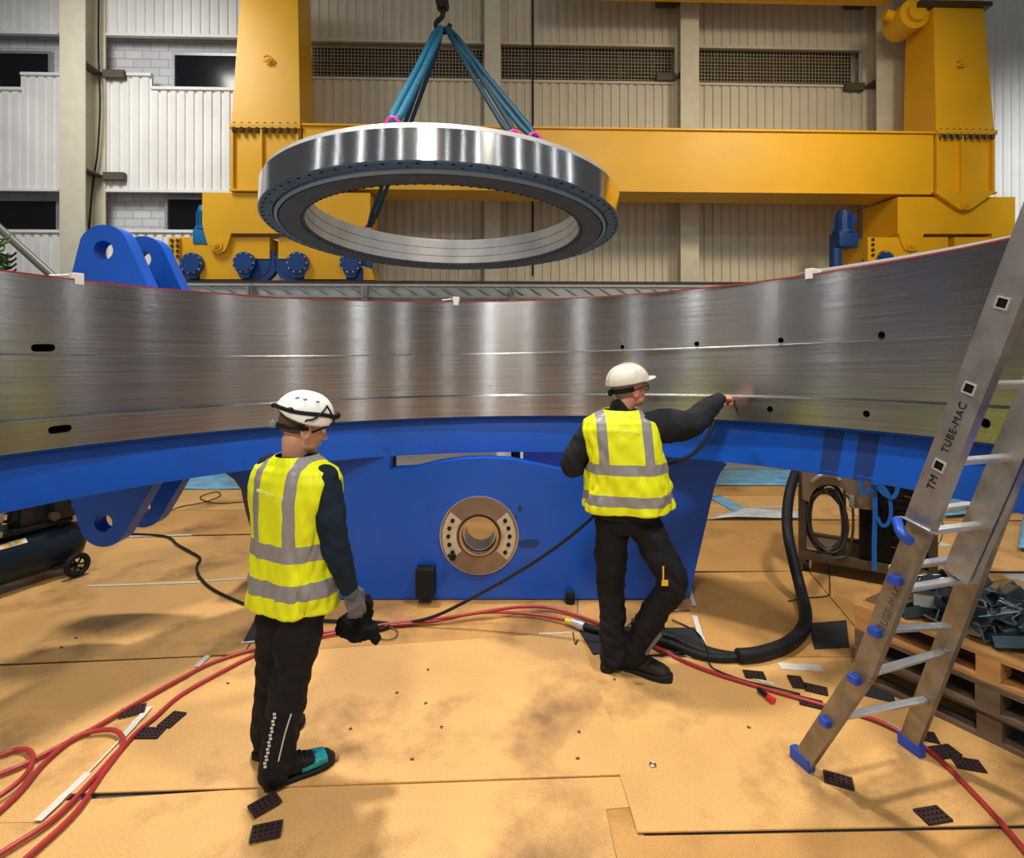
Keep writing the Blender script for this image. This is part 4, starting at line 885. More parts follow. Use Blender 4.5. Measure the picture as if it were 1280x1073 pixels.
cbx('cable_connector', (.345, .385, -.07, -.03, .60, .70), mat('connector_grey', (.25, .24, .22), .4), .01)
bm = NB(); tube(bm, crom([(.08, -.06, .78), (.14, -.065, .84), (.24, -.06, .85), (.28, -.06, .82)], 6), .016, 10); obj('hook_handle', bm, greym, CC, smooth=60)
cbx('white_cloth', (.42, .52, -.05, .0, .88, .94), whitep, .02); cbx('white_cloth', (.66, .80, -.05, .0, .895, .915), whitep, .005)
for x in (.03, Lc-.05):
    bm = NB(); cyl(bm, (x-.02, .0, .045), (x+.02, .0, .045), .045); obj('caster', bm, darkm, CC, smooth=40)
    bm = NB(); cyl(bm, (x-.02, .52, .045), (x+.02, .52, .045), .045); obj('caster', bm, darkm, CC, smooth=40)
def ribbon(bm, pts, w_, t=.002, nrm=None):
    pts = [Vector(p) for p in pts]; W = Vector((1, 0, 0)) if nrm is None else nrm
    rows = []
    for i, p in enumerate(pts):
        tg = (pts[min(i+1, len(pts)-1)]-pts[max(i-1, 0)]).normalized(); s = Vector((0, 1, 0)).cross(tg).normalized(); f = Vector((0, 1, 0))
        rows.append([bm.verts.new(p+s*w_/2+f*t), bm.verts.new(p-s*w_/2+f*t), bm.verts.new(p-s*w_/2-f*t), bm.verts.new(p+s*w_/2-f*t)])
    for A, B in zip(rows, rows[1:]):
        for j in range(4): bm.faces.new((A[j], A[(j+1) % 4], B[(j+1) % 4], B[j]))
    bm.faces.new(rows[0]); bm.faces.new(rows[-1][::-1])
sx = .52
strap = thing('blue_strap', 'bright blue webbing strap tied in a bow on the front of the cable cart', 'strap', CC.matrix_basis @ Vector((0, 0, 0)), cang)
strap.location = c0; bm = NB()
ribbon(bm, crom([(sx, -.075, .84), (sx+.005, -.075, .60), (sx, -.07, .35), (sx, -.07, .12)], 6), .034)
ribbon(bm, crom([(sx+.02, -.085, .84), (sx+.09, -.085, .76), (sx+.11, -.085, .62), (sx+.09, -.085, .52), (sx+.05, -.085, .50), (sx+.02, -.085, .56)], 6), .026)
ribbon(bm, crom([(sx, -.09, .84), (sx-.06, -.09, .87), (sx-.10, -.09, .80), (sx-.07, -.09, .74), (sx, -.095, .82)], 6), .03)
ribbon(bm, crom([(sx, -.09, .84), (sx+.06, -.09, .88), (sx+.15, -.09, .84), (sx+.13, -.09, .74), (sx+.07, -.095, .75), (sx, -.095, .83)], 6), .03)
sph(bm, (sx, -.095, .83), (.03, .018, .03)); obj('webbing', bm, mat('strap_blue', (.01, .16, .62), .5, bump=.3), strap, smooth=60)

# ================================================================ pallets with steel clamps
PC = Vector((2.00, 3.27, 0)); pa = Vector((.52, -.854, 0)); pang = atan2(pa.y, pa.x)
PLn, PWd = 1.25, .85
def pallet(z0, label, length=PLn, m=wood, off=(0, 0), rz=0):
    t = thing('wooden_pallet', label, 'pallet', PC+Vector((off[0], off[1], z0)), pang+rz, 'stacked pallets under the ladder')
    n = 7
    for i in range(n):
        bm = NB(); y = PWd*i/(n-1)*.88; bx(bm, 0, length, y, y+PWd*.12, .122, .144, bev=.002); obj('deck_board', bm, m, t)
    for x in (0, length/2-.05, length-.1):
        bm = NB(); bx(bm, x, x+.1, 0, PWd, .10, .122, bev=.002); obj('cross_board', bm, m, t)
        for y in (0, PWd/2-.07, PWd-.14):
            bm = NB(); bx(bm, x, x+.1, y, y+.14, .022, .10, bev=.003); obj('block', bm, m, t)
    for y in (0, PWd/2-.05, PWd-.10): bm = NB(); bx(bm, 0, length, y, y+.10, 0, .022, bev=.002); obj('bottom_board', bm, m, t)
    return t
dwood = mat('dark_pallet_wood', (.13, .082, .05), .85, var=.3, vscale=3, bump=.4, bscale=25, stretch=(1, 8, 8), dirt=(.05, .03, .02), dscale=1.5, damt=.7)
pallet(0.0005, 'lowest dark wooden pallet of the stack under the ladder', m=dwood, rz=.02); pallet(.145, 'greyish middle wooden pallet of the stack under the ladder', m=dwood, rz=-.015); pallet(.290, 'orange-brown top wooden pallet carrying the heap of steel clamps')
gunm = mat('gunmetal', (.34, .40, .44), .25, .85, var=.3, vscale=9); zinc = mat('zinc', (.45, .50, .54), .25, .9, var=.15, vscale=9); gun2 = mat('blue_gunmetal', (.075, .12, .15), .3, .8, var=.2, vscale=6)
def pc_channel(bm, L_=.11, w_=.05, h_=.04, t=.005):
    prism(bm, [(-w_/2, 0), (w_/2, 0), (w_/2, h_), (w_/2-t, h_), (w_/2-t, t), (-w_/2+t, t), (-w_/2+t, h_), (-w_/2, h_)], -L_/2, L_/2)
def pc_box(bm): 
    pc_channel(bm, .09, .05, .05, .006); bx(bm, -.025, .025, -.03, .03, .045, .05)
def pc_jaw(bm):
    prism(bm, [(-.06, 0), (.05, 0), (.06, .02), (.03, .045), (.0, .045), (.0, .025), (-.06, .02)], -.02, .02); cyl(bm, (-.03, -.028, .012), (-.03, .028, .012), .008, seg=12)
def pc_plate(bm):
    prism(bm, [(-.07, 0), (.07, 0), (.07, .006), (-.03, .006), (-.03, .05), (-.036, .05), (-.036, .006), (-.07, .006)], -.025, .025); cyl(bm, (.03, 0, .0), (.03, 0, .02), .012, seg=6)
kinds = []
for nm, f, m, lab in (('steel_channel', pc_channel, gun2, 'dark'), ('box_clamp', pc_box, gunm, ''), ('clamp_jaw', pc_jaw, gun2, ''), ('angle_plate', pc_plate, gunm, ''), ('steel_channel', pc_channel, zinc, 'shiny')):
    bm = NB(); f(bm)
    o = obj(nm, bm, m); mo = o.modifiers.new('b', 'BEVEL'); mo.width = .0012; mo.segments = 1; kinds.append((o, lab))
PM = Matrix.Translation(PC) @ Matrix.Rotation(pang, 4, 'Z')
random.seed(21); used = set(); spots = []
LBL = {'steel_channeldark': ('dark steel channel piece in the heap on the top pallet', 'dark steel channels heaped on the pallet'), 'box_clamp': ('blue-grey steel box clamp in the heap on the top pallet', 'box clamps heaped on the pallet'),
       'clamp_jaw': ('dark hooked clamp jaw in the heap on the top pallet', 'clamp jaws heaped on the pallet'), 'angle_plate': ('bent steel angle plate in the heap on the top pallet', 'angle plates heaped on the pallet'),
       'steel_channelshiny': ('shiny zinc steel channel in the heap on the top pallet', 'shiny channels heaped on the pallet')}
def place_piece(x, y, z, e, ki):
    o, l = kinds[ki]; base = o.name.split('.')[0]; key = base+l
    c = o if ki not in used else o.copy()
    if ki in used: COL.objects.link(c)
    used.add(ki); c.matrix_basis = Matrix.Translation(PM @ Vector((x, y, z))) @ e.to_matrix().to_4x4(); c.scale = (1.4, 1.4, 1.4)
    zone = 'ladder end' if x < .38 else 'middle' if x < .8 else 'far right end'
    zone = ('atop' if z > .475 else 'low in')+' the heap, '+zone+(', front' if y < .24 else ', back' if y > .46 else ', centre')
    w_ = LBL[key][0].split(' in the heap')[0]; tag(c, w_+' '+zone, 'clamp' if base != 'steel_channel' else 'channel', LBL[key][1])
from mathutils import Euler
hmap = {}
def hgt(x, y): return .434
layer = 0; cnt = 0
for (nx, ny, mx, my, z, tl_) in ((8, 5, .10, .06, .440, .3), (8, 5, .14, .10, .485, .6), (6, 3, .22, .18, .535, .8)):
    for i in range(nx):
        for j in range(ny):
            x = mx+(PLn-2*mx)*(i+.5)/nx+random.uniform(-.03, .03); y = my+(.74-2*my)*(j+.5)/ny+random.uniform(-.025, .025)
            if x < .20+.25*(.3-y if y < .3 else 0): continue
            if random.random() < .08: continue
            e = Euler((random.uniform(-tl_, tl_), random.uniform(-tl_, tl_), random.uniform(0, 6.28)))
            place_piece(x, y, z+random.uniform(0, .012)+.02*tl_, e, random.choice((0, 0, 1, 1, 2, 3, 3, 4)))
    layer += 1
v = G(1270, 745)
t = thing('rubble_sacking', 'brown crumpled cloth on the floor behind the pallet heap', 'cloth', (v.x+.1, v.y-.1, .0))
bm = NB(); n = 16; vs = {}
for i in range(n+1):
    for j in range(n+1):
        x, y = -.7+1.4*i/n, -.3+.6*j/n; vs[i, j] = bm.verts.new((x, y, .004+.05*max(0, noise.noise(Vector((x*4, y*5, 0)))+.2)))
for i in range(n):
    for j in range(n): bm.faces.new((vs[i, j], vs[i+1, j], vs[i+1, j+1], vs[i, j+1]))
o = obj('cloth', bm, mat('brown_sacking', (.30, .18, .07), .9, var=.2, bump=.5), t, smooth=180); mo = o.modifiers.new('s', 'SOLIDIFY'); mo.thickness = .003

# ================================================================ ladder
LD = thing('aluminium_ladder', 'worn aluminium combination ladder with blue end caps leaning at the right', 'ladder', (1.33, 2.60, 0))
LO = Vector((1.33, 2.60, 0)); rung = Vector((.957, .29, 0)).normalized(); lean = Vector((.29, -.957, 0)).normalized()
def lpt(s, z): return Vector((0, 0, z))+lean*s
Lk = lpt(.334, .622); slope = (.86-.334)/(2.115-.622)
def lup(z, lat=0.0): return Lk+lean*slope*(z-.622)+Vector((0, 0, z-.622))+rung*lat
LWd = .36
Rf = Vector((1.90, 2.69, 0))-LO; Rk = P(1186, 792, 2.45)-LO
def beam(bm, p, q_, w_, d_, side, lip=True):
    """C-section stile from p to q: w_ across the outer face, d_ thick along side"""
    t = (q_-p).normalized(); s = (side-t*side.dot(t)).normalized(); f = t.cross(s).normalized()
    prof_ = [(-w_/2, 0), (w_/2, 0), (w_/2, d_), (w_/2-.006, d_), (w_/2-.006, .004), (-w_/2+.006, .004), (-w_/2+.006, d_), (-w_/2, d_)] if lip else [(-w_/2, 0), (w_/2, 0), (w_/2, d_), (-w_/2, d_)]
    A = [bm.verts.new(p+f*a+s*b) for a, b in prof_]; B = [bm.verts.new(q_+f*a+s*b) for a, b in prof_]
    n = len(prof_)
    for i in range(n): bm.faces.new((A[i], A[(i+1) % n], B[(i+1) % n], B[i]))
    bm.faces.new(A[::-1]); bm.faces.new(B); return t, s, f
TOPZ = 2.75
# left stile: lower curved part and outer upper section
bm = NB(); beam(bm, lpt(.02, .03), Lk, .085, .03, rung); beam(bm, Lk+(lpt(.02, .03)-Lk)*.0, lup(1.45), .085, .03, rung); obj('lower_stile', bm, alu2, LD)
bm = NB(); beam(bm, Rk, Rf+Vector((0, 0, .03))+Vector((0, 0, 0)), .085, .03, rung); Ru = lambda z: lup(z, LWd); beam(bm, Rk, Ru(1.45), .085, .03, rung); obj('lower_stile', bm, alu2, LD)
ob = -rung*.012
zl = 1.28
bm = NB(); tS, sS, fS = beam(bm, lup(zl)+ob, lup(TOPZ)+ob, .098, .040, rung); US = obj('upper_stile', bm, alu, LD)
bm = NB(); beam(bm, lup(1.02, LWd+.012), lup(TOPZ, LWd+.012), .098, .038, -rung); beam(bm, lup(1.02, LWd-.045), lup(TOPZ, LWd-.045), .098, .006, rung); obj('upper_stile', bm, alu, LD)
# tube-end collars with square openings
for z in (1.52, 1.80, 2.08, 2.36):
    bm = NB(); c = lup(z)+ob; M = Matrix.Translation(c-sS*.001) @ Matrix(((tS.x, fS.x, sS.x, 0), (tS.y, fS.y, sS.y, 0), (tS.z, fS.z, sS.z, 0), (0, 0, 0, 1)))
    for q4 in ((-.020, .020, -.020, -.015), (-.020, .020, .015, .020), (-.020, -.015, -.015, .015), (.015, .020, -.015, .015)): bx(bm, q4[0], q4[1], q4[2], q4[3], -.004, .002, M=M)
    o = obj('rung_collar', bm, mat('collar_alu', (.62, .62, .60), .35, .5), LD); bm = NB(); bx(bm, -.015, .015, -.015, .015, -.0008, .0002, M=M); obj('opening', bm, hm, o)
# rungs
bright = mat('bright_aluminium', (.66, .67, .68), .3, .8, var=.1, vscale=12)
def rungbar(p, q_, name='rung', w_=.03, m=bright):
    bm = NB(); beam(bm, p, q_, w_, .022, tS, lip=False); o = obj(name, bm, m, LD); mo = o.modifiers.new('b', 'BEVEL'); mo.width = .004; return o
for z in (1.24, .99): rungbar(lup(z, .0), lup(z, LWd))
for z in (1.52, 1.80, 2.08, 2.36): rungbar(lup(z, .01), lup(z, LWd))
for z in (1.27, 1.02): rungbar(lup(z, .05)+lean*-.06+Vector((0, 0, .03)), lup(z, LWd)+lean*-.06+Vector((0, 0, .03)))
def cap(p, r_=.024, l=.03, m=None):
    bm = NB(); bx(bm, -l, .005, -.022, .022, -.016, .016, M=Matrix.Translation(p) @ Matrix(((rung.x, lean.x, 0, 0), (rung.y, lean.y, 0, 0), (0, 0, 1, 0), (0, 0, 0, 1))), bev=.007); obj('end_cap', bm, capb, LD, smooth=40)
capb = mat('cap_blue', (.01, .06, .42), .4)
cap(lup(1.05))
for z in (.81, .57, .30):
    if z > .622: a, b = lup(z), Rk.lerp(lup(z, LWd), max(0, (z-Rk.z)/(1.02-Rk.z)))
    else: a, b = Lk*(z/.622), Rf.lerp(Rk, z/Rk.z)
    rungbar(a, b); cap(a)
# locking clip of the upper section
bm = NB(); c = lup(1.28)+ob; tube(bm, crom([c-rung*.03-lean*.05+Vector((0, 0, .01)), c-rung*.07+Vector((0, 0, -.02)), c-rung*.05+lean*.02+Vector((0, 0, -.045))], 6), .018, 12); obj('blue_lever', bm, capb, LD, smooth=60)
bm = NB(); tube(bm, [c-rung*.03-lean*.055+Vector((0, 0, .02)), c-rung*.006-lean*.05+Vector((0, 0, .02)), c-rung*.006+lean*.055+Vector((0, 0, -.0)), c+rung*.03+lean*.056+Vector((0, 0, -.01))], .0035, 6); obj('wire_clip', bm, bright, LD)
# feet
for p, dr in ((Vector((0, 0, 0)), lpt(.02, .03)), (Rf, Rf)):
    bm = NB(); M = Matrix.Translation(p) @ Matrix(((rung.x, lean.x, 0, 0), (rung.y, lean.y, 0, 0), (0, 0, 1, 0), (0, 0, 0, 1)))
    prism(bm, [(-.006, .0), (.036, .0), (.036, .055), (-.006, .055)], -.05, .065, M=M); o = obj('foot', bm, capb, LD); mo = o.modifiers.new('b', 'BEVEL'); mo.width = .006; mo.segments = 2
# handwriting on the stile
ink = mat('marker_ink', (.012, .012, .012), .6)
def writing(txt, z, size, off=0.0, m=ink, name='handwriting', rot=0, base=None, spacing=1.1):
    cu_ = bpy.data.curves.new('txt', 'FONT'); cu_.body = txt; cu_.size = size; cu_.extrude = .0004; cu_.offset = .0; cu_.align_x = 'CENTER'; cu_.align_y = 'CENTER'; cu_.space_character = spacing
    to = bpy.data.objects.new('txt', cu_); COL.objects.link(to); dg = bpy.context.evaluated_depsgraph_get()
    me = bpy.data.meshes.new_from_object(to.evaluated_get(dg)); bpy.data.objects.remove(to); me.materials.clear(); me.materials.append(m)
    rnd = random.Random(len(txt)); 
    for v_ in me.vertices: v_.co.y += .06*size*noise.noise(Vector((v_.co.x*30, 0, 0))); v_.co.x += .04*size*noise.noise(Vector((0, v_.co.y*60, v_.co.x*9)))
    o = bpy.data.objects.new(name, me); COL.objects.link(o); o.parent = LD
    # face normal is -rung; reading direction runs up the stile
    nrm_ = -sS; xd = tS; yd = nrm_.cross(xd).normalized(); c = (base if base is not None else lup(z)+ob)+nrm_*.0015
    o.matrix_local = Matrix.Translation(c) @ Matrix(((xd.x, yd.x, nrm_.x, 0), (xd.y, yd.y, nrm_.y, 0), (xd.z, yd.z, nrm_.z, 0), (0, 0, 0, 1))) @ Matrix.Rotation(rot, 4, 'Z'); return o
writing('TUBE-MAC', 1.66, .036, spacing=1.15); writing('TM', 1.455, .040)
writing('TUBE-MAC', 1.0, .042, base=lup(.93)-fS*.012+ob*.0, m=mat('faded_ink', (.10, .085, .07), .7))
# ================================================================ people
skin1 = mat('skin_young', (.60, .32, .21), .5, var=.06, vscale=12, **{'Subsurface Weight': .05}); skin2 = mat('skin_ruddy', (.62, .27, .18), .5, var=.1, vscale=14, **{'Subsurface Weight': .05})
trous = mat('black_trousers', (.010, .010, .012), .75, var=.3, vscale=10, bump=.3, bscale=300); sweat1 = mat('navy_sweater', (.010, .020, .034), .85, var=.2, vscale=15, bump=.5, bscale=220); sweat2 = mat('charcoal_sweatshirt', (.018, .019, .024), .85, var=.15, vscale=10, bump=.4, bscale=200)
def vest_mat(name, zs, xs, hw, xh):
    m = mat(name, (.80, .86, .0), .55, var=.05, vscale=6, bump=.15, bscale=150); nt = m.node_tree; L = nt.links.new; b = nt.nodes['Principled BSDF']
    src = b.inputs['Base Color'].links[0].from_socket
    uv = nd(nt, 'ShaderNodeUVMap'); uv.uv_map = 'UVMap'; sp = nd(nt, 'ShaderNodeSeparateXYZ'); L(uv.outputs[0], sp.inputs[0])
    def M(op, a, b_=None):
        n = nd(nt, 'ShaderNodeMath', operation=op)
        for i, v in enumerate((a, b_)):
            if v is None: continue
            if isinstance(v, (int, float)): n.inputs[i].default_value = v
            else: L(v, n.inputs[i])
        return n.outputs[0]
    def band(s, c, h): return M('LESS_THAN', M('ABSOLUTE', M('SUBTRACT', s, c)), h)
    z = sp.outputs[1]; ax_ = M('ABSOLUTE', sp.outputs[0])
    h = M('MAXIMUM', band(z, zs[0], hw), band(z, zs[1], hw))
    v = M('MULTIPLY', band(ax_, xs, xh), M('GREATER_THAN', z, zs[1])); k = M('MAXIMUM', h, v)
    mx = nd(nt, 'ShaderNodeMix', data_type='RGBA'); L(k, mx.inputs[0]); L(src, mx.inputs[6]); mx.inputs[7].default_value = (.27, .26, .26, 1); L(mx.outputs[2], b.inputs['Base Color'])
    L(M('SUBTRACT', .55, M('MULTIPLY', k, .2)), b.inputs['Roughness']); return m
def frame_of(yaw, pitch=0.0, roll=0.0):
    """right, forward, up for a heading measured clockwise from +Y"""
    f = Vector((sin(yaw), cos(yaw), 0)); r = Vector((cos(yaw), -sin(yaw), 0)); u = Vector((0, 0, 1))
    q_ = Matrix.Rotation(pitch, 3, r); f, u = q_ @ f, q_ @ u; q_ = Matrix.Rotation(roll, 3, f); return q_ @ r, f, q_ @ u
def seg(bm, pts, radii, k=5, n=20):
    Q = crom(pts, k); rr = []; m = len(pts)-1
    for i in range(len(Q)):
        t = i/k; a = min(int(t), m-1); s = t-a; s = s*s*(3-2*s); rr.append(radii[a]*(1-s)+radii[a+1]*s)
    tube(bm, Q, rr, n); sph(bm, Q[0], rr[0], 16); sph(bm, Q[-1], rr[-1], 16)
def hand(bm, wrist, d_, palm, side, curl=(.5, .7, .5), infl=0.0, spread=.05, thumb_in=.4, L_=1.0):
    """d_: wrist to knuckles, palm: palm normal (fingers curl this way), side: towards the thumb"""
    d_ = d_.normalized(); palm = (palm-d_*palm.dot(d_)).normalized(); s = d_.cross(palm); s = s if s.dot(side) > 0 else -s
    B = Matrix((s, d_, palm)).transposed()
    sph(bm, wrist+d_*.045*L_, (.040+infl, .052+infl, .017+infl), 18, B); sph(bm, wrist+d_*.07*L_, (.041+infl, .026+infl, .016+infl), 18, B); tube(bm, [wrist-d_*.03, wrist+d_*.03], [(.026+infl, .021+infl)]*2, 14)
    sph(bm, wrist+d_*.030*L_+s*.024+palm*.006, (.020+infl, .034+infl, .018+infl), 14, B)
    for i, (o_, l, r_) in enumerate(((.031, .074, .0092), (.0105, .082, .0096), (-.0105, .077, .0092), (-.030, .060, .0082))):
        p = wrist+d_*(.088-.004*abs(i-1))*L_+s*o_; dirv = (d_+s*(o_*spread*20*.1)).normalized(); pts = [p-dirv*.02]; pts.append(p); a = 0
        for j, (fl, c_) in enumerate(zip((.45, .30, .25), curl)):
            a += c_*(1+.12*i); v = dirv*cos(a)+palm*sin(a); p = p+v*l*fl*L_; pts.append(p)
        tube(bm, pts, [r_+infl+.001, r_+infl+.0008, r_+infl, r_*.95+infl, r_*.85+infl], 12); sph(bm, pts[-1], r_*.88+infl, 10)
        for q_ in pts[1:-1]: sph(bm, q_, r_*1.03+infl, 10)
    p = wrist+d_*.022*L_+s*.032+palm*.006; v = (d_*.75+s*.55+palm*.25).normalized(); pts = [p-v*.012, p+v*.030]; v2 = (d_*.85+palm*thumb_in+s*.05).normalized(); pts += [pts[-1]+v2*.028, pts[-1]+v2*.05]
    tube(bm, pts, [.014+infl, .012+infl, .0105+infl, .009+infl], 12); sph(bm, pts[-1], .0092+infl, 10)
def head(bm, c, fr, jaw=1.0, nose=1.0):
    r, f, u = fr; B = Matrix((r, f, u)).transposed()
    def e(x, y, z, a, b, d_, n=20): sph(bm, c+r*x+f*y+u*z, (a, b, d_), n, B)
    e(0, -.010, .035, .077, .097, .090); e(0, .025, -.010, .068, .068, .085); e(0, .040, -.050, .052*jaw, .050, .055); e(0, .066, -.088, .026*jaw, .022, .020)
    e(.03, .03, -.062, .030*jaw, .045, .030); e(-.03, .03, -.062, .030*jaw, .045, .030)
    e(0, .088, .028, .045, .014, .012); e(0, .099, -.012, .011, .014*nose, .026, 14); e(0, .109, -.026, .014, .014*nose, .011, 14); e(.012, .100, -.030, .008, .010, .008, 12); e(-.012, .100, -.030, .008, .010, .008, 12)
    e(0, .090, -.052, .022, .011, .006, 14); e(0, .088, -.062, .020, .011, .007, 14)
    for s in (-1, 1):
        e(.040*s, .068, -.018, .022, .020, .020, 14)
        tube(bm, [c+r*(.076*s)+f*(.0+.017*cos(a))+u*(-.008+.030*sin(a)) for a in [2*pi*i/18 for i in range(18)]], .0065, 8, closed=True); e(.074*s, -.002, -.008, .006, .015, .026, 12); e(.074*s, .002, -.036, .007, .009, .009, 10)
def disp(bm, f):
    bm.normal_update(); new = [v.co+v.normal*f(v.co) for v in bm.verts]
    for v, c in zip(bm.verts, new): v.co = c
def person(sp):
    base = Vector(sp['base']); t = thing('person', sp['label'], 'person', base)
    o_ = lambda v: Vector(v)-base
    r, f, u = frame_of(sp['yaw']); pel = o_(sp['pelvis']); shc = o_(sp['chest']); hd = o_(sp['head']); hfr = frame_of(*sp['head_rot'])
    SR, SL = o_(sp['sr']), o_(sp['sl']); ER, EL = o_(sp['er']), o_(sp['el']); WR, WL = o_(sp['wr']), o_(sp['wl'])
    nb = shc+u*.055
    # --- continuous body
    bm = NB(); head(bm, hd, hfr, sp.get('jaw', 1))
    seg(bm, [nb-u*.06, nb, hd-hfr[2]*.06-hfr[1]*.018], [.075, .060, .057])
    B = Matrix((r, f, u)).transposed(); up_ = (shc-pel).normalized()
    loft(bm, [ell(pel.lerp(shc, s), r, f, a, b) for s, a, b in ((-.15, .10, .08), (0, .155, .105), (.25, .15, .10), (.45, .14, .095), (.7, .165, .11), (.88, .17, .10), (1.0, .12, .08), (1.1, .06, .05))])
    for S_, E_, W_ in ((SR, ER, WR), (SL, EL, WL)): seg(bm, [S_, E_, W_], [.052, .043, .029])
    for k in ('R', 'L'): H, Kn, An = (o_(v) for v in sp['leg'+k]); seg(bm, [H, Kn, An], [.070, .045, .038]); sph(bm, An-Vector((0, 0, .05)), (.045, .06, .03))
    for k in ('handR', 'handL'):
        h_ = dict(sp[k]); w_ = o_(h_.pop('wrist')); hand(bm, w_, Vector(h_.pop('d')), Vector(h_.pop('palm')), Vector(h_.pop('side')), **h_)
    body = remeshed(bm, .0048, 3); obj('body', body, sp['skin'], t, smooth=180)
    # eyes
    bm = NB()
    for s in (-1, 1): sph(bm, hd+hfr[0]*.032*s+hfr[1]*.083+hfr[2]*.008, .0125, 14)
    obj('eyes', bm, mat('eye_white', (.7, .68, .65), .2), t, smooth=180)
    # --- hair
    bm = NB(); sph(bm, Vector((0, 0, 0)), 1, 40); 
    dl = [v for v in bm.verts if v.co.y > .28+.5*max(0, v.co.z) or v.co.z < sp.get('hairz', -.62) or (v.co.z < -.30 and v.co.y > -.05)]; bmesh.ops.delete(bm, geom=dl, context='VERTS')
    bmesh.ops.transform(bm, matrix=Matrix.Translation(hd+hfr[1]*-.011+hfr[2]*.030) @ Matrix((hfr[0], hfr[1], hfr[2])).transposed().to_4x4() @ Matrix.Diagonal((.0795, .099, .098, 1)), verts=bm.verts)
    obj('hair', bm, sp['hair'], t, smooth=180)
    # --- sweater
    bm = NB(); w_ = sp.get('w', 1)
    loft(bm, [ell(pel.lerp(shc, s), r, f, a*w_, b*w_, pw=2.3) for s, a, b in ((sp.get('swhem', .1), .165, .115), (.25, .168, .118), (.45, .165, .115), (.7, .178, .120), (.88, .175, .108), (1.0, .125, .09), (1.10, .075, .068))])
    seg(bm, [nb-u*.02, nb+u*.018+f*.004], [.078, .068])
    for S_, E_, W_ in ((SR, ER, WR), (SL, EL, WL)):
        cuff = W_+(W_-E_).normalized()*-.012
        seg(bm, [S_-(E_-S_)*.12, S_.lerp(E_, .45), E_, E_.lerp(cuff, .5), cuff], sp.get('armR' if S_ is SR else 'armL', [.066, .068, .060, .054, .040]))
    sw = remeshed(bm, .009, 5); disp(sw, lambda p: .007*noise.noise(Vector((p.x*9, p.y*9, p.z*16)))+.006*noise.noise(Vector((p.x*22+p.z*25, p.y*22, p.z*10))))
    obj('sweater', sw, sp['sweater'], t, smooth=180)
    # --- trousers
    bm = NB(); loft(bm, [ell(pel+Vector((0, 0, z)), r, f, a, b, pw=2.3) for z, a, b in ((-.10, .13, .12), (-.05, .160, .12), (.0, .165, .12), (.06, .163, .12), (.13, .160, .12))])
    for k in ('R', 'L'):
        H, Kn, An = (o_(v) for v in sp['leg'+k]); hem = An+Vector((0, 0, -.055))
        seg(bm, [H, H.lerp(Kn, .5), Kn, Kn.lerp(An, .5), hem], [.102, .098, .083, .079, .073])
    tr = remeshed(bm, .009, 5)
    disp(tr, lambda p: .010*noise.noise(Vector((p.x*8, p.y*8, p.z*14)))+.010*noise.noise(Vector((p.x*18+p.z*18, p.y*18, p.z*14)))*(1.4 if p.z < .35 else .8))
    obj('trousers', tr, trous, t, smooth=180)
    # --- vest
    vs = sp['vest']; bm = NB(); uvl = bm.loops.layers.uv.new('UVMap'); nseg = 120; rows = []
    zt_ = shc.z; SE = vs['sections']   # (z above floor, half width, half depth)
    def interp(z):
        for (z0, a0, b0), (z1, a1, b1) in zip(SE, SE[1:]):
            if z <= z1: s = (z-z0)/(z1-z0); s = s*s*(3-2*s)*.5+s*.5; return a0+(a1-a0)*s, b0+(b1-b0)*s
        return SE[-1][1:]
    nr = 90; zs_ = [SE[0][0]+(SE[-1][0]-SE[0][0])*i/nr for i in range(nr+1)]
    for z in zs_:
        a, b = interp(z); s = (z-pel.z)/(shc.z-pel.z); c = pel.lerp(shc, s); c = Vector((c.x, c.y, z)); row = []
        lowf = max(0, min(1, (SE[0][0]+.45-z)/.45))
        for j in range(nseg):
            th = 2*pi*j/nseg; x = abs(cos(th))**.87*(1 if cos(th) >= 0 else -1); y = abs(sin(th))**.87*(1 if sin(th) >= 0 else -1)
            nn = noise.noise(Vector((cos(th)*2.2+sp['seed'], sin(th)*2.2, z*3)))*.016+noise.noise(Vector((cos(th)*5+z*7, sin(th)*5+sp['seed'], z*5)))*.013+.010*lowf*sin(5*th+sp['seed'])+.006*noise.noise(Vector((cos(th)*9-z*14, sin(th)*9, z*9)))*1.6
            hemdip = vs.get('dip', 0)*lowf*(.5-.5*sin(th))
            k = 1+nn/.15*(.5+.7*lowf)
            row.append((bm.verts.new(c+r*a*x*k+f*b*y*k-u*(hemdip)), a*x*k, z))
        rows.append(row)
    for A, B_ in zip(rows, rows[1:]):
        for j in range(nseg):
            q4 = (A[j], A[(j+1) % nseg], B_[(j+1) % nseg], B_[j]); fc = bm.faces.new([x[0] for x in q4])
            for l, x in zip(fc.loops, q4): l[uvl].uv = (x[1], x[2])
    # arm openings: cut an oval on either side
    def inarm(v, side):
        S_ = SR if side > 0 else SL; q_ = v-S_; lat = q_.dot(r)*side
        if lat < vs.get('armlat', -.06): return False
        y = (q_.dot(f)-vs.get('armf', .0))/vs.get('arma', .072); z = (q_.z+vs.get('armz', .10))/vs.get('armb', .145); return y*y+z*z < 1
    dl = [fc for fc in bm.faces if inarm(fc.calc_center_median(), 1) or inarm(fc.calc_center_median(), -1)]; bmesh.ops.delete(bm, geom=dl, context='FACES')
    for _ in range(14):
        be = [v for v in bm.verts if v.is_boundary]; nw = {}
        for v in be:
            nb_ = [e.other_vert(v) for e in v.link_edges if e.is_boundary]
            if len(nb_) == 2: nw[v] = v.co*.5+(nb_[0].co+nb_[1].co)*.25
        for v, c_ in nw.items(): v.co = c_
    o = obj('safety_vest', bm, vs['mat'], t, smooth=180); mo = o.modifiers.new('s', 'SOLIDIFY'); mo.thickness = .005; mo.offset = 1
    # faint worn print across the back
    bm = NB(); rnd = random.Random(5); pz = vs['print']
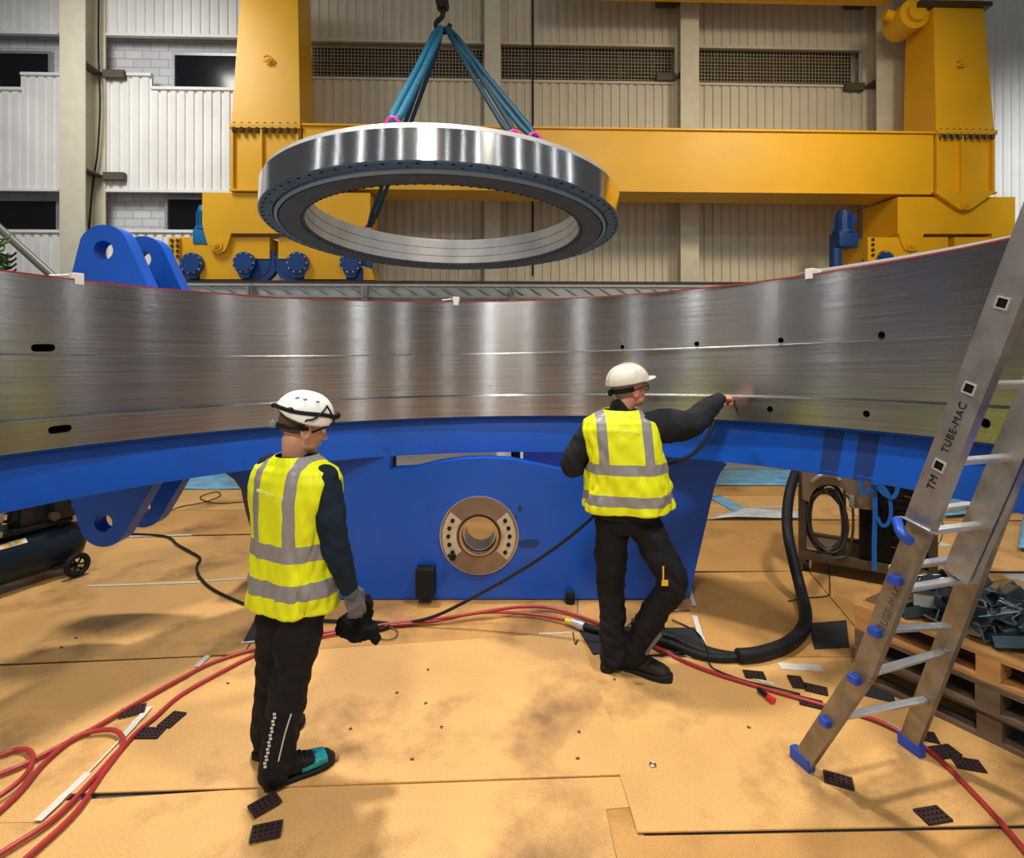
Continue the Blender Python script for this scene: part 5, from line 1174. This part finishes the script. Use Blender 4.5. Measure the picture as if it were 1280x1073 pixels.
    for i in range(13):
        if i in (4, 9): continue
        x = (-.075+.15*i/12); a, b = interp(pz); s_ = (pz-pel.z)/(shc.z-pel.z); c = pel.lerp(shc, s_)
        y = -b*(1-min(.99, (x/a))**2*1.0)**.45-.012; h_ = .008*rnd.uniform(.35, 1); p = c+r*x+f*y; p.z = pz+.02-.10*x+rnd.uniform(-.002, .002)
        vs4 = [bm.verts.new(p+r*dx+u*dz-f*.0) for dx, dz in ((-.003, -h_), (.001, -h_), (.003, h_), (-.001, h_))]; bm.faces.new(vs4)
    o2 = obj('faded_print', bm, mat('faded_print', (.85, .85, .45), .5), t); mo = o2.modifiers.new('s', 'SOLIDIFY'); mo.thickness = .005; mo.offset = 0
    return t, dict(r=r, f=f, u=u, hd=hd, hfr=hfr, shc=shc, pel=pel, o_=o_, SR=SR, nb=nb)
def shoe(par, heel, d_, base, up_m, sole_m, L_=.30, toe_m=None, hs=1.0):
    d_ = Vector((*d_, 0)).normalized(); s = Vector((d_.y, -d_.x, 0)); H = Vector((*heel, 0))-base
    S_ = bpy.data.objects.new('shoe', None); COL.objects.link(S_); S_.parent = par; S_.location = H
    def sec(y, w_, h0, h1, cx=0, n=24, pw=2.6): 
        return [s*(cx+w_*abs(cos(a))**(2/pw)*(1 if cos(a) >= 0 else -1))+d_*y+Vector((0, 0, hs*((h0+h1)/2+(h1-h0)/2*abs(sin(a))**(2/pw)*(1 if sin(a) >= 0 else -1)))) for a in [2*pi*i/n for i in range(n)]]
    bm = NB(); k = L_/.30
    loft(bm, [sec(y*k, w_, .018, h_) for y, w_, h_ in ((.004, .020, .07), (.012, .034, .10), (.04, .040, .135), (.09, .042, .135), (.13, .043, .105), (.17, .047, .085), (.21, .050, .072), (.25, .047, .064), (.28, .036, .055), (.294, .020, .044))])
    obj('upper', bm, up_m, S_, smooth=60)
    bm = NB(); loft(bm, [sec(y*k, w_, 0, h_, pw=4) for y, w_, h_ in ((-.006, .024, .028), (.008, .040, .030), (.05, .046, .028), (.10, .044, .024), (.15, .047, .024), (.21, .055, .026), (.26, .050, .030), (.29, .036, .036), (.304, .020, .036))])
    obj('sole', bm, sole_m, S_, smooth=50)
    bm = NB()
    for i in range(5): y = (.125+.022*i)*k; hh = (.112-.011*i)*hs; tube(bm, crom([d_*y+s*-.026+Vector((0, 0, hh-.010)), d_*(y+.004)+Vector((0, 0, hh+.004)), d_*y+s*.026+Vector((0, 0, hh-.010))], 5), .0035, 6)
    obj('laces', bm, darkm, S_)
    if toe_m:
        bm = NB(); 
        loft(bm, [sec(y*k, w_*1.03, .02, h_+.002) for y, w_, h_ in ((.15, .045, .060), (.18, .048, .065), (.21, .050, .070), (.235, .049, .067), (.262, .044, .060))]); obj('teal_panel', bm, toe_m, S_, smooth=60)
    return S_
def dome(bm, c, fr, a, b, h_, rim, n=64, m=24):
    """helmet shell; rim(angle) = height of the lower edge (angle 0 = right, 90 = front)"""
    r, f, u = fr; rows = []
    for i in range(m+1):
        row = []
        for j in range(n):
            th = 2*pi*j/n; z0 = rim(th)/h_; p0 = math.asin(max(-.6, min(.9, z0))); ph = p0+(pi/2-.02-p0)*i/m
            row.append(bm.verts.new(c+r*a*cos(th)*cos(ph)**.85+f*b*sin(th)*cos(ph)**.85+u*h_*sin(ph)))
        rows.append(row)
    for A, B in zip(rows, rows[1:]):
        for j in range(n): bm.faces.new((A[j], A[(j+1) % n], B[(j+1) % n], B[j]))
    bm.faces.new(rows[-1]); return rows

# ---- standing worker at the left
V1 = vest_mat('hi_vis_yellow', (.895, 1.055), .098, .035, .026)
p1 = dict(base=(-1.02, 2.56, 0), label='standing worker in white strapped helmet and yellow vest holding a black cloth', yaw=R(25), seed=1.3,
  pelvis=(-.985, 2.55, .88), chest=(-.975, 2.53, 1.37), head=(-.945, 2.525, 1.570), head_rot=(R(56), R(-14), 0),
  sr=(-.815, 2.455, 1.325), sl=(-1.12, 2.60, 1.345), er=(-.765, 2.43, 1.07), el=(-1.17, 2.74, 1.09), wr=(-.715, 2.47, .862), wl=(-.97, 2.87, .98),
  legR=((-.92, 2.51, .84), (-.985, 2.50, .47), (-1.045, 2.475, .13)), legL=((-1.07, 2.59, .84), (-1.12, 2.64, .47), (-1.165, 2.675, .13)),
  handR=dict(wrist=(-.715, 2.47, .862), d=(.28, .16, -.9), palm=(-.55, .65, -.2), side=(.4, .9, 0), curl=(.22, .45, .35), spread=.16),
  handL=dict(wrist=(-.97, 2.87, .98), d=(.6, .3, -.6), palm=(.6, -.7, -.3), side=(0, 1, 1), curl=(.5, .6, .5)),
  skin=skin1, hair=mat('brown_hair', (.13, .075, .04), .8, bump=.6, bscale=250), sweater=sweat1,
  vest=dict(mat=V1, print=1.285, dip=.015, armlat=-.02, arma=.075, armb=.145, armz=.115, armf=.02, sections=((.785, .196, .152), (.86, .196, .150), (1.0, .190, .146), (1.15, .205, .146), (1.28, .228, .142), (1.345, .230, .132), (1.390, .208, .118), (1.415, .150, .100), (1.45, .090, .085))))
T1, q1 = person(p1)
teal = mat('teal_mesh', (.0, .22, .26), .5, var=.3, vscale=60)
shoe(T1, (-1.085, 2.455), (.83, .56), Vector(p1['base']), black, darkm, toe_m=teal); shoe(T1, (-1.195, 2.62), (.35, .94), Vector(p1['base']), black, darkm)
# white reflective seams on the trouser leg
refl = mat('reflective_white', (.62, .60, .56), .4)
def seam(par, pts, base, r_, name='reflective_seam', m=refl): bm = NB(); tube(bm, crom([Vector(p)-base for p in pts], 8), r_, 6); obj(name, bm, m, par)
b1 = Vector(p1['base']); 
def onleg(px, py, Y): return P(px, py, Y)
seam(T1, [onleg(364, 893, 2.385), onleg(357, 915, 2.385), onleg(352, 935, 2.387), onleg(348, 952, 2.392)], b1, .003)
bm = NB()   # broken lettering-like reflective print down the calf
for i in range(16):
    p = P(343-.85*i+1.2*(i % 2), 893+4.4*i, 2.40)-b1; bx(bm, p.x-.006, p.x+.006, p.y-.002, p.y+.002, p.z-.0045, p.z+.0035, M=None)
obj('reflective_print', bm, refl, T1)
# glove on the right hand
bm = NB(); hh = dict(p1['handR']); w_ = Vector(hh['wrist'])-b1; hand(bm, w_, Vector(hh['d']), Vector(hh['palm']), Vector(hh['side']), curl=hh['curl'], spread=.16, infl=.0025)
gl = remeshed(bm, .004, 2); obj('work_glove', gl, mat('glove_grey', (.13, .12, .14), .7, var=.2, vscale=30, bump=.3), T1, smooth=180)
bm = NB(); dd = Vector((.28, .16, -.9)).normalized(); tube(bm, [w_-dd*.035, w_+dd*.02], .036, 20); obj('glove_cuff', bm, mat('cuff_blue_grey', (.05, .09, .12), .7), T1, smooth=60)
# cloth bundle in the hand
ct = thing('black_cloth', 'bundle of black cloth gripped in the gloved right hand of the standing worker', 'cloth', P(447, 780, 2.59))
bm = NB(); random.seed(9); sph(bm, (-.01, .0, .01), (.06, .045, .055)); sph(bm, (-.055, .01, -.02), (.05, .04, .05)); sph(bm, (.035, .03, .06), (.03, .03, .06)); sph(bm, (.065, .0, -.035), (.035, .03, .045)); sph(bm, (.08, -.005, -.06), (.028, .025, .025)); sph(bm, (0, 0, -.05), (.06, .035, .03)); sph(bm, (.03, 0, -.02), (.05, .04, .05))
cb = remeshed(bm, .006, 2); disp(cb, lambda p: .012*noise.noise(p*28)+.006*noise.noise(p*60)); obj('cloth', cb, mat('black_fabric', (.006, .006, .008), .9, bump=.6, bscale=120), ct, smooth=180)
# helmet
def helmet1():
    r, f, u = q1['hfr']; c = q1['hd']+u*.045-f*.005; Hm = bpy.data.objects.new('helmet', None); COL.objects.link(Hm); Hm.parent = T1; Hm.location = c; fr = (r, f, u); Z = Vector((0, 0, 0))
    def rim(th): return -.006-.014*cos(2*th)-.006*sin(th)+.012*max(0, -sin(th)-.7)/.3
    bm = NB(); dome(bm, Z, fr, .110, .134, .125, rim); o = obj('shell', bm, whitep, Hm, smooth=180); mo = o.modifiers.new('s', 'SOLIDIFY'); mo.thickness = .006
    def at(th, z, k=1.0): ph = math.asin(z/.125); return (r*.110*cos(th)*cos(ph)**.85+f*.134*sin(th)*cos(ph)**.85)*k+u*z
    bm = NB(); tube(bm, [at(2*pi*i/60, .030+.004*sin(3*2*pi*i/60), 1.035) for i in range(60)], [(.009, .0025)]*60, 8, closed=True); obj('lamp_strap', bm, darkm, Hm, smooth=60)
    bm = NB(); p = at(R(90), .035, 1.06); sph(bm, p, (.024, .024, .019)); obj('headlamp', bm, black, Hm, smooth=60)
    for a_ in (-40, -110): bm = NB(); sph(bm, at(R(a_), .031, 1.05), (.015, .012, .011)); obj('strap_buckle', bm, black, Hm, smooth=60)
    bm = NB(); p = at(R(-30), .05, 1.04); 
    tube(bm, crom([at(R(35), .075, 1.03), at(R(20), .045, 1.05), at(R(5), .01, 1.04), at(R(-8), -.005, .98), r*.084+f*-.01-u*.05], 6), .0045, 8); tube(bm, crom([at(R(35), .075, 1.03), at(R(50), .03, 1.05), at(R(52), .0, 1.03), r*.080+f*.03-u*.05], 6), .0045, 8); obj('harness', bm, black, Hm, smooth=60)
    bm = NB(); tube(bm, [(r*.082*cos(a)+f*(.100*sin(a)-.008))-u*(.040+.008*sin(a)*-1) for a in [R(170)+R(200)*i/24 for i in range(25)]], [(.009, .004)]*25, 8); obj('head_band', bm, black, Hm, smooth=60)
    bm = NB(); p = f*-.112-u*.048+r*-.01; cyl(bm, p, p-f*.018, .017, seg=24); obj('adjuster_dial', bm, mat('dial_grey', (.25, .26, .30), .4), Hm, smooth=40)
    bm = NB()
    for a in (-40, -20, 10, 160, 190): p = at(R(a), .088, 1.01); sph(bm, p, (.010, .010, .003), 10)
    obj('vent', bm, mat('vent_grey', (.3, .3, .3), .5), Hm)
helmet1()

# ---- walking worker at the right
V2 = vest_mat('hi_vis_yellow_worn', (1.045, 1.225), .128, .031, .028)
p2 = dict(base=(.72, 3.33, 0), label='worker in plain white hard hat, glasses and yellow vest reaching to the ring', yaw=R(4), seed=7.1,
  pelvis=(.695, 3.36, .93), chest=(.655, 3.36, 1.485), head=(.705, 3.37, 1.675), head_rot=(R(72), R(6), 0), jaw=1.1, w=1.16, swhem=-.02,
  sr=(.815, 3.34, 1.455), sl=(.485, 3.37, 1.435), er=(1.095, 3.45, 1.455), el=(.370, 3.42, 1.215), wr=(1.335, 3.585, 1.605), wl=(.52, 3.64, 1.17),
  legR=((.785, 3.34, .88), (.925, 3.22, .58), (.715, 3.335, .13)), legL=((.600, 3.37, .88), (.600, 3.40, .50), (.605, 3.36, .13)),
  handR=dict(wrist=(1.335, 3.585, 1.605), d=(.75, .55, -.05), palm=(-.1, .15, -.98), side=(-.5, .8, 0), curl=(.75, 1.0, .7), thumb_in=.9),
  handL=dict(wrist=(.52, 3.64, 1.17), d=(.8, .4, .1), palm=(0, .2, -1), side=(0, 1, 0), curl=(.5, .7, .5)),
  skin=skin2, hair=mat('grey_hair', (.30, .25, .22), .8, bump=.6, bscale=250), hairz=-.7, sweater=sweat2, armR=[.09, .105, .085, .072, .044], armL=[.060, .080, .078, .065, .045],
  vest=dict(mat=V2, print=1.43, dip=.0, armlat=-.03, arma=.09, armb=.15, armz=.09, armf=.01, sections=((.965, .262, .185), (1.10, .250, .178), (1.25, .240, .170), (1.36, .245, .162), (1.44, .245, .150), (1.485, .225, .138), (1.52, .165, .115), (1.555, .100, .095))))
T2, q2 = person(p2); b2 = Vector(p2['base'])
boot = mat('worn_boot', (.022, .018, .014), .6, var=.3, vscale=20, bump=.3)
shoe(T2, (.635, 3.395), (.85, -.50), b2, boot, darkm, L_=.33, hs=1.25); shoe(T2, (.560, 3.315), (.30, .95), b2, boot, darkm, L_=.31, hs=1.2)
seam(T2, [P(826, 793, 3.14), P(816, 806, 3.15), P(808, 818, 3.17)], b2, .010, 'reflective_patch', mat('grey_patch', (.10, .10, .11), .4))
bm = NB(); p = P(831, 729, 3.125)-b2; bx(bm, p.x-.018, p.x+.018, p.y-.003, p.y+.003, p.z-.016, p.z+.016); p = P(829, 717, 3.12)-b2; bx(bm, p.x-.004, p.x+.004, p.y-.003, p.y+.003, p.z-.04, p.z+.04); obj('yellow_tag', bm, mat('tag_yellow', (.75, .45, .03), .5), T2)
def helmet2():
    r, f, u = q2['hfr']; c = q2['hd']+u*.040-f*.006; Hm = bpy.data.objects.new('hard_hat', None); COL.objects.link(Hm); Hm.parent = T2; Hm.location = c; fr = (r, f, u); Z = Vector((0, 0, 0))
    def rim(th): return .012-.016*(.5-.5*sin(th))
    dirty = mat('dirty_white_plastic', (.66, .64, .56), .4, var=.05, vscale=10, dirt=(.3, .27, .2), dscale=14, damt=.5)
    bm = NB(); dome(bm, Z, fr, .112, .137, .118, rim); o = obj('shell', bm, dirty, Hm, smooth=180); mo = o.modifiers.new('s', 'SOLIDIFY'); mo.thickness = .006
    bm = NB(); n = 24; A = []; B = []
    for i in range(n+1):
        th = R(25)+R(130)*i/n; k = sin(pi*i/n); p = r*.112*cos(th)+f*.137*sin(th)+u*(rim(th)+.004); q_ = p+f*(.048*k**.6)+r*(.006*cos(th))-u*(-.004*k); A.append(p*1.0); B.append(q_)
    va = [bm.verts.new(p) for p in A]; vb = [bm.verts.new(p) for p in B]
    for i in range(n): bm.faces.new((va[i], va[i+1], vb[i+1], vb[i]))
    o = obj('peak', bm, dirty, Hm, smooth=180); mo = o.modifiers.new('s', 'SOLIDIFY'); mo.thickness = .005; mo.offset = 0
    bm = NB(); 
    tube(bm, [(f*.139*sin(a)+u*.119*cos(a))*1.0 for a in [R(-75)+R(130)*i/24 for i in range(25)]], [(.004, .012)]*25, 8); obj('ridge', bm, dirty, Hm, smooth=60)
    bm = NB(); tube(bm, [(r*.083*cos(a)+f*(.102*sin(a)-.008))-u*(.030-.010*sin(a)*1) for a in [R(180)+R(180)*i/24 for i in range(25)]], [(.014, .004)]*25, 8); p = f*-.114-u*.045; cyl(bm, p, p-f*.016, .018, seg=20); obj('harness', bm, black, Hm, smooth=60)
helmet2()
r, f, u = q2['hfr']; hd = q2['hd']; bm = NB()
for s in (-1, 1):
    tube(bm, crom([hd+r*.080*s-f*.01+u*.002, hd+r*.080*s+f*.04+u*.012, hd+r*.070*s+f*.094+u*.014], 5), .0032, 6)
    tube(bm, [hd+r*(.035*s+.026*cos(a))+f*(.108-.012*abs(cos(a)))+u*(.006+.019*sin(a)) for a in [2*pi*i/24 for i in range(24)]], .0030, 6, closed=True)
tube(bm, [hd+r*-.010+f*.114+u*.010, hd+r*.010+f*.114+u*.010], .0025, 6); obj('glasses', bm, black, T2, smooth=60)
tt = P(921, 501, 3.74); tn = thing('scraper_tool', 'small dark tool pressed to the ring by the raised hand', 'tool', tt)
bm = NB(); cyl(bm, (-.05, -.05, 0), (.015, .02, 0), .008); obj('handle', bm, darkm, tn, smooth=40)
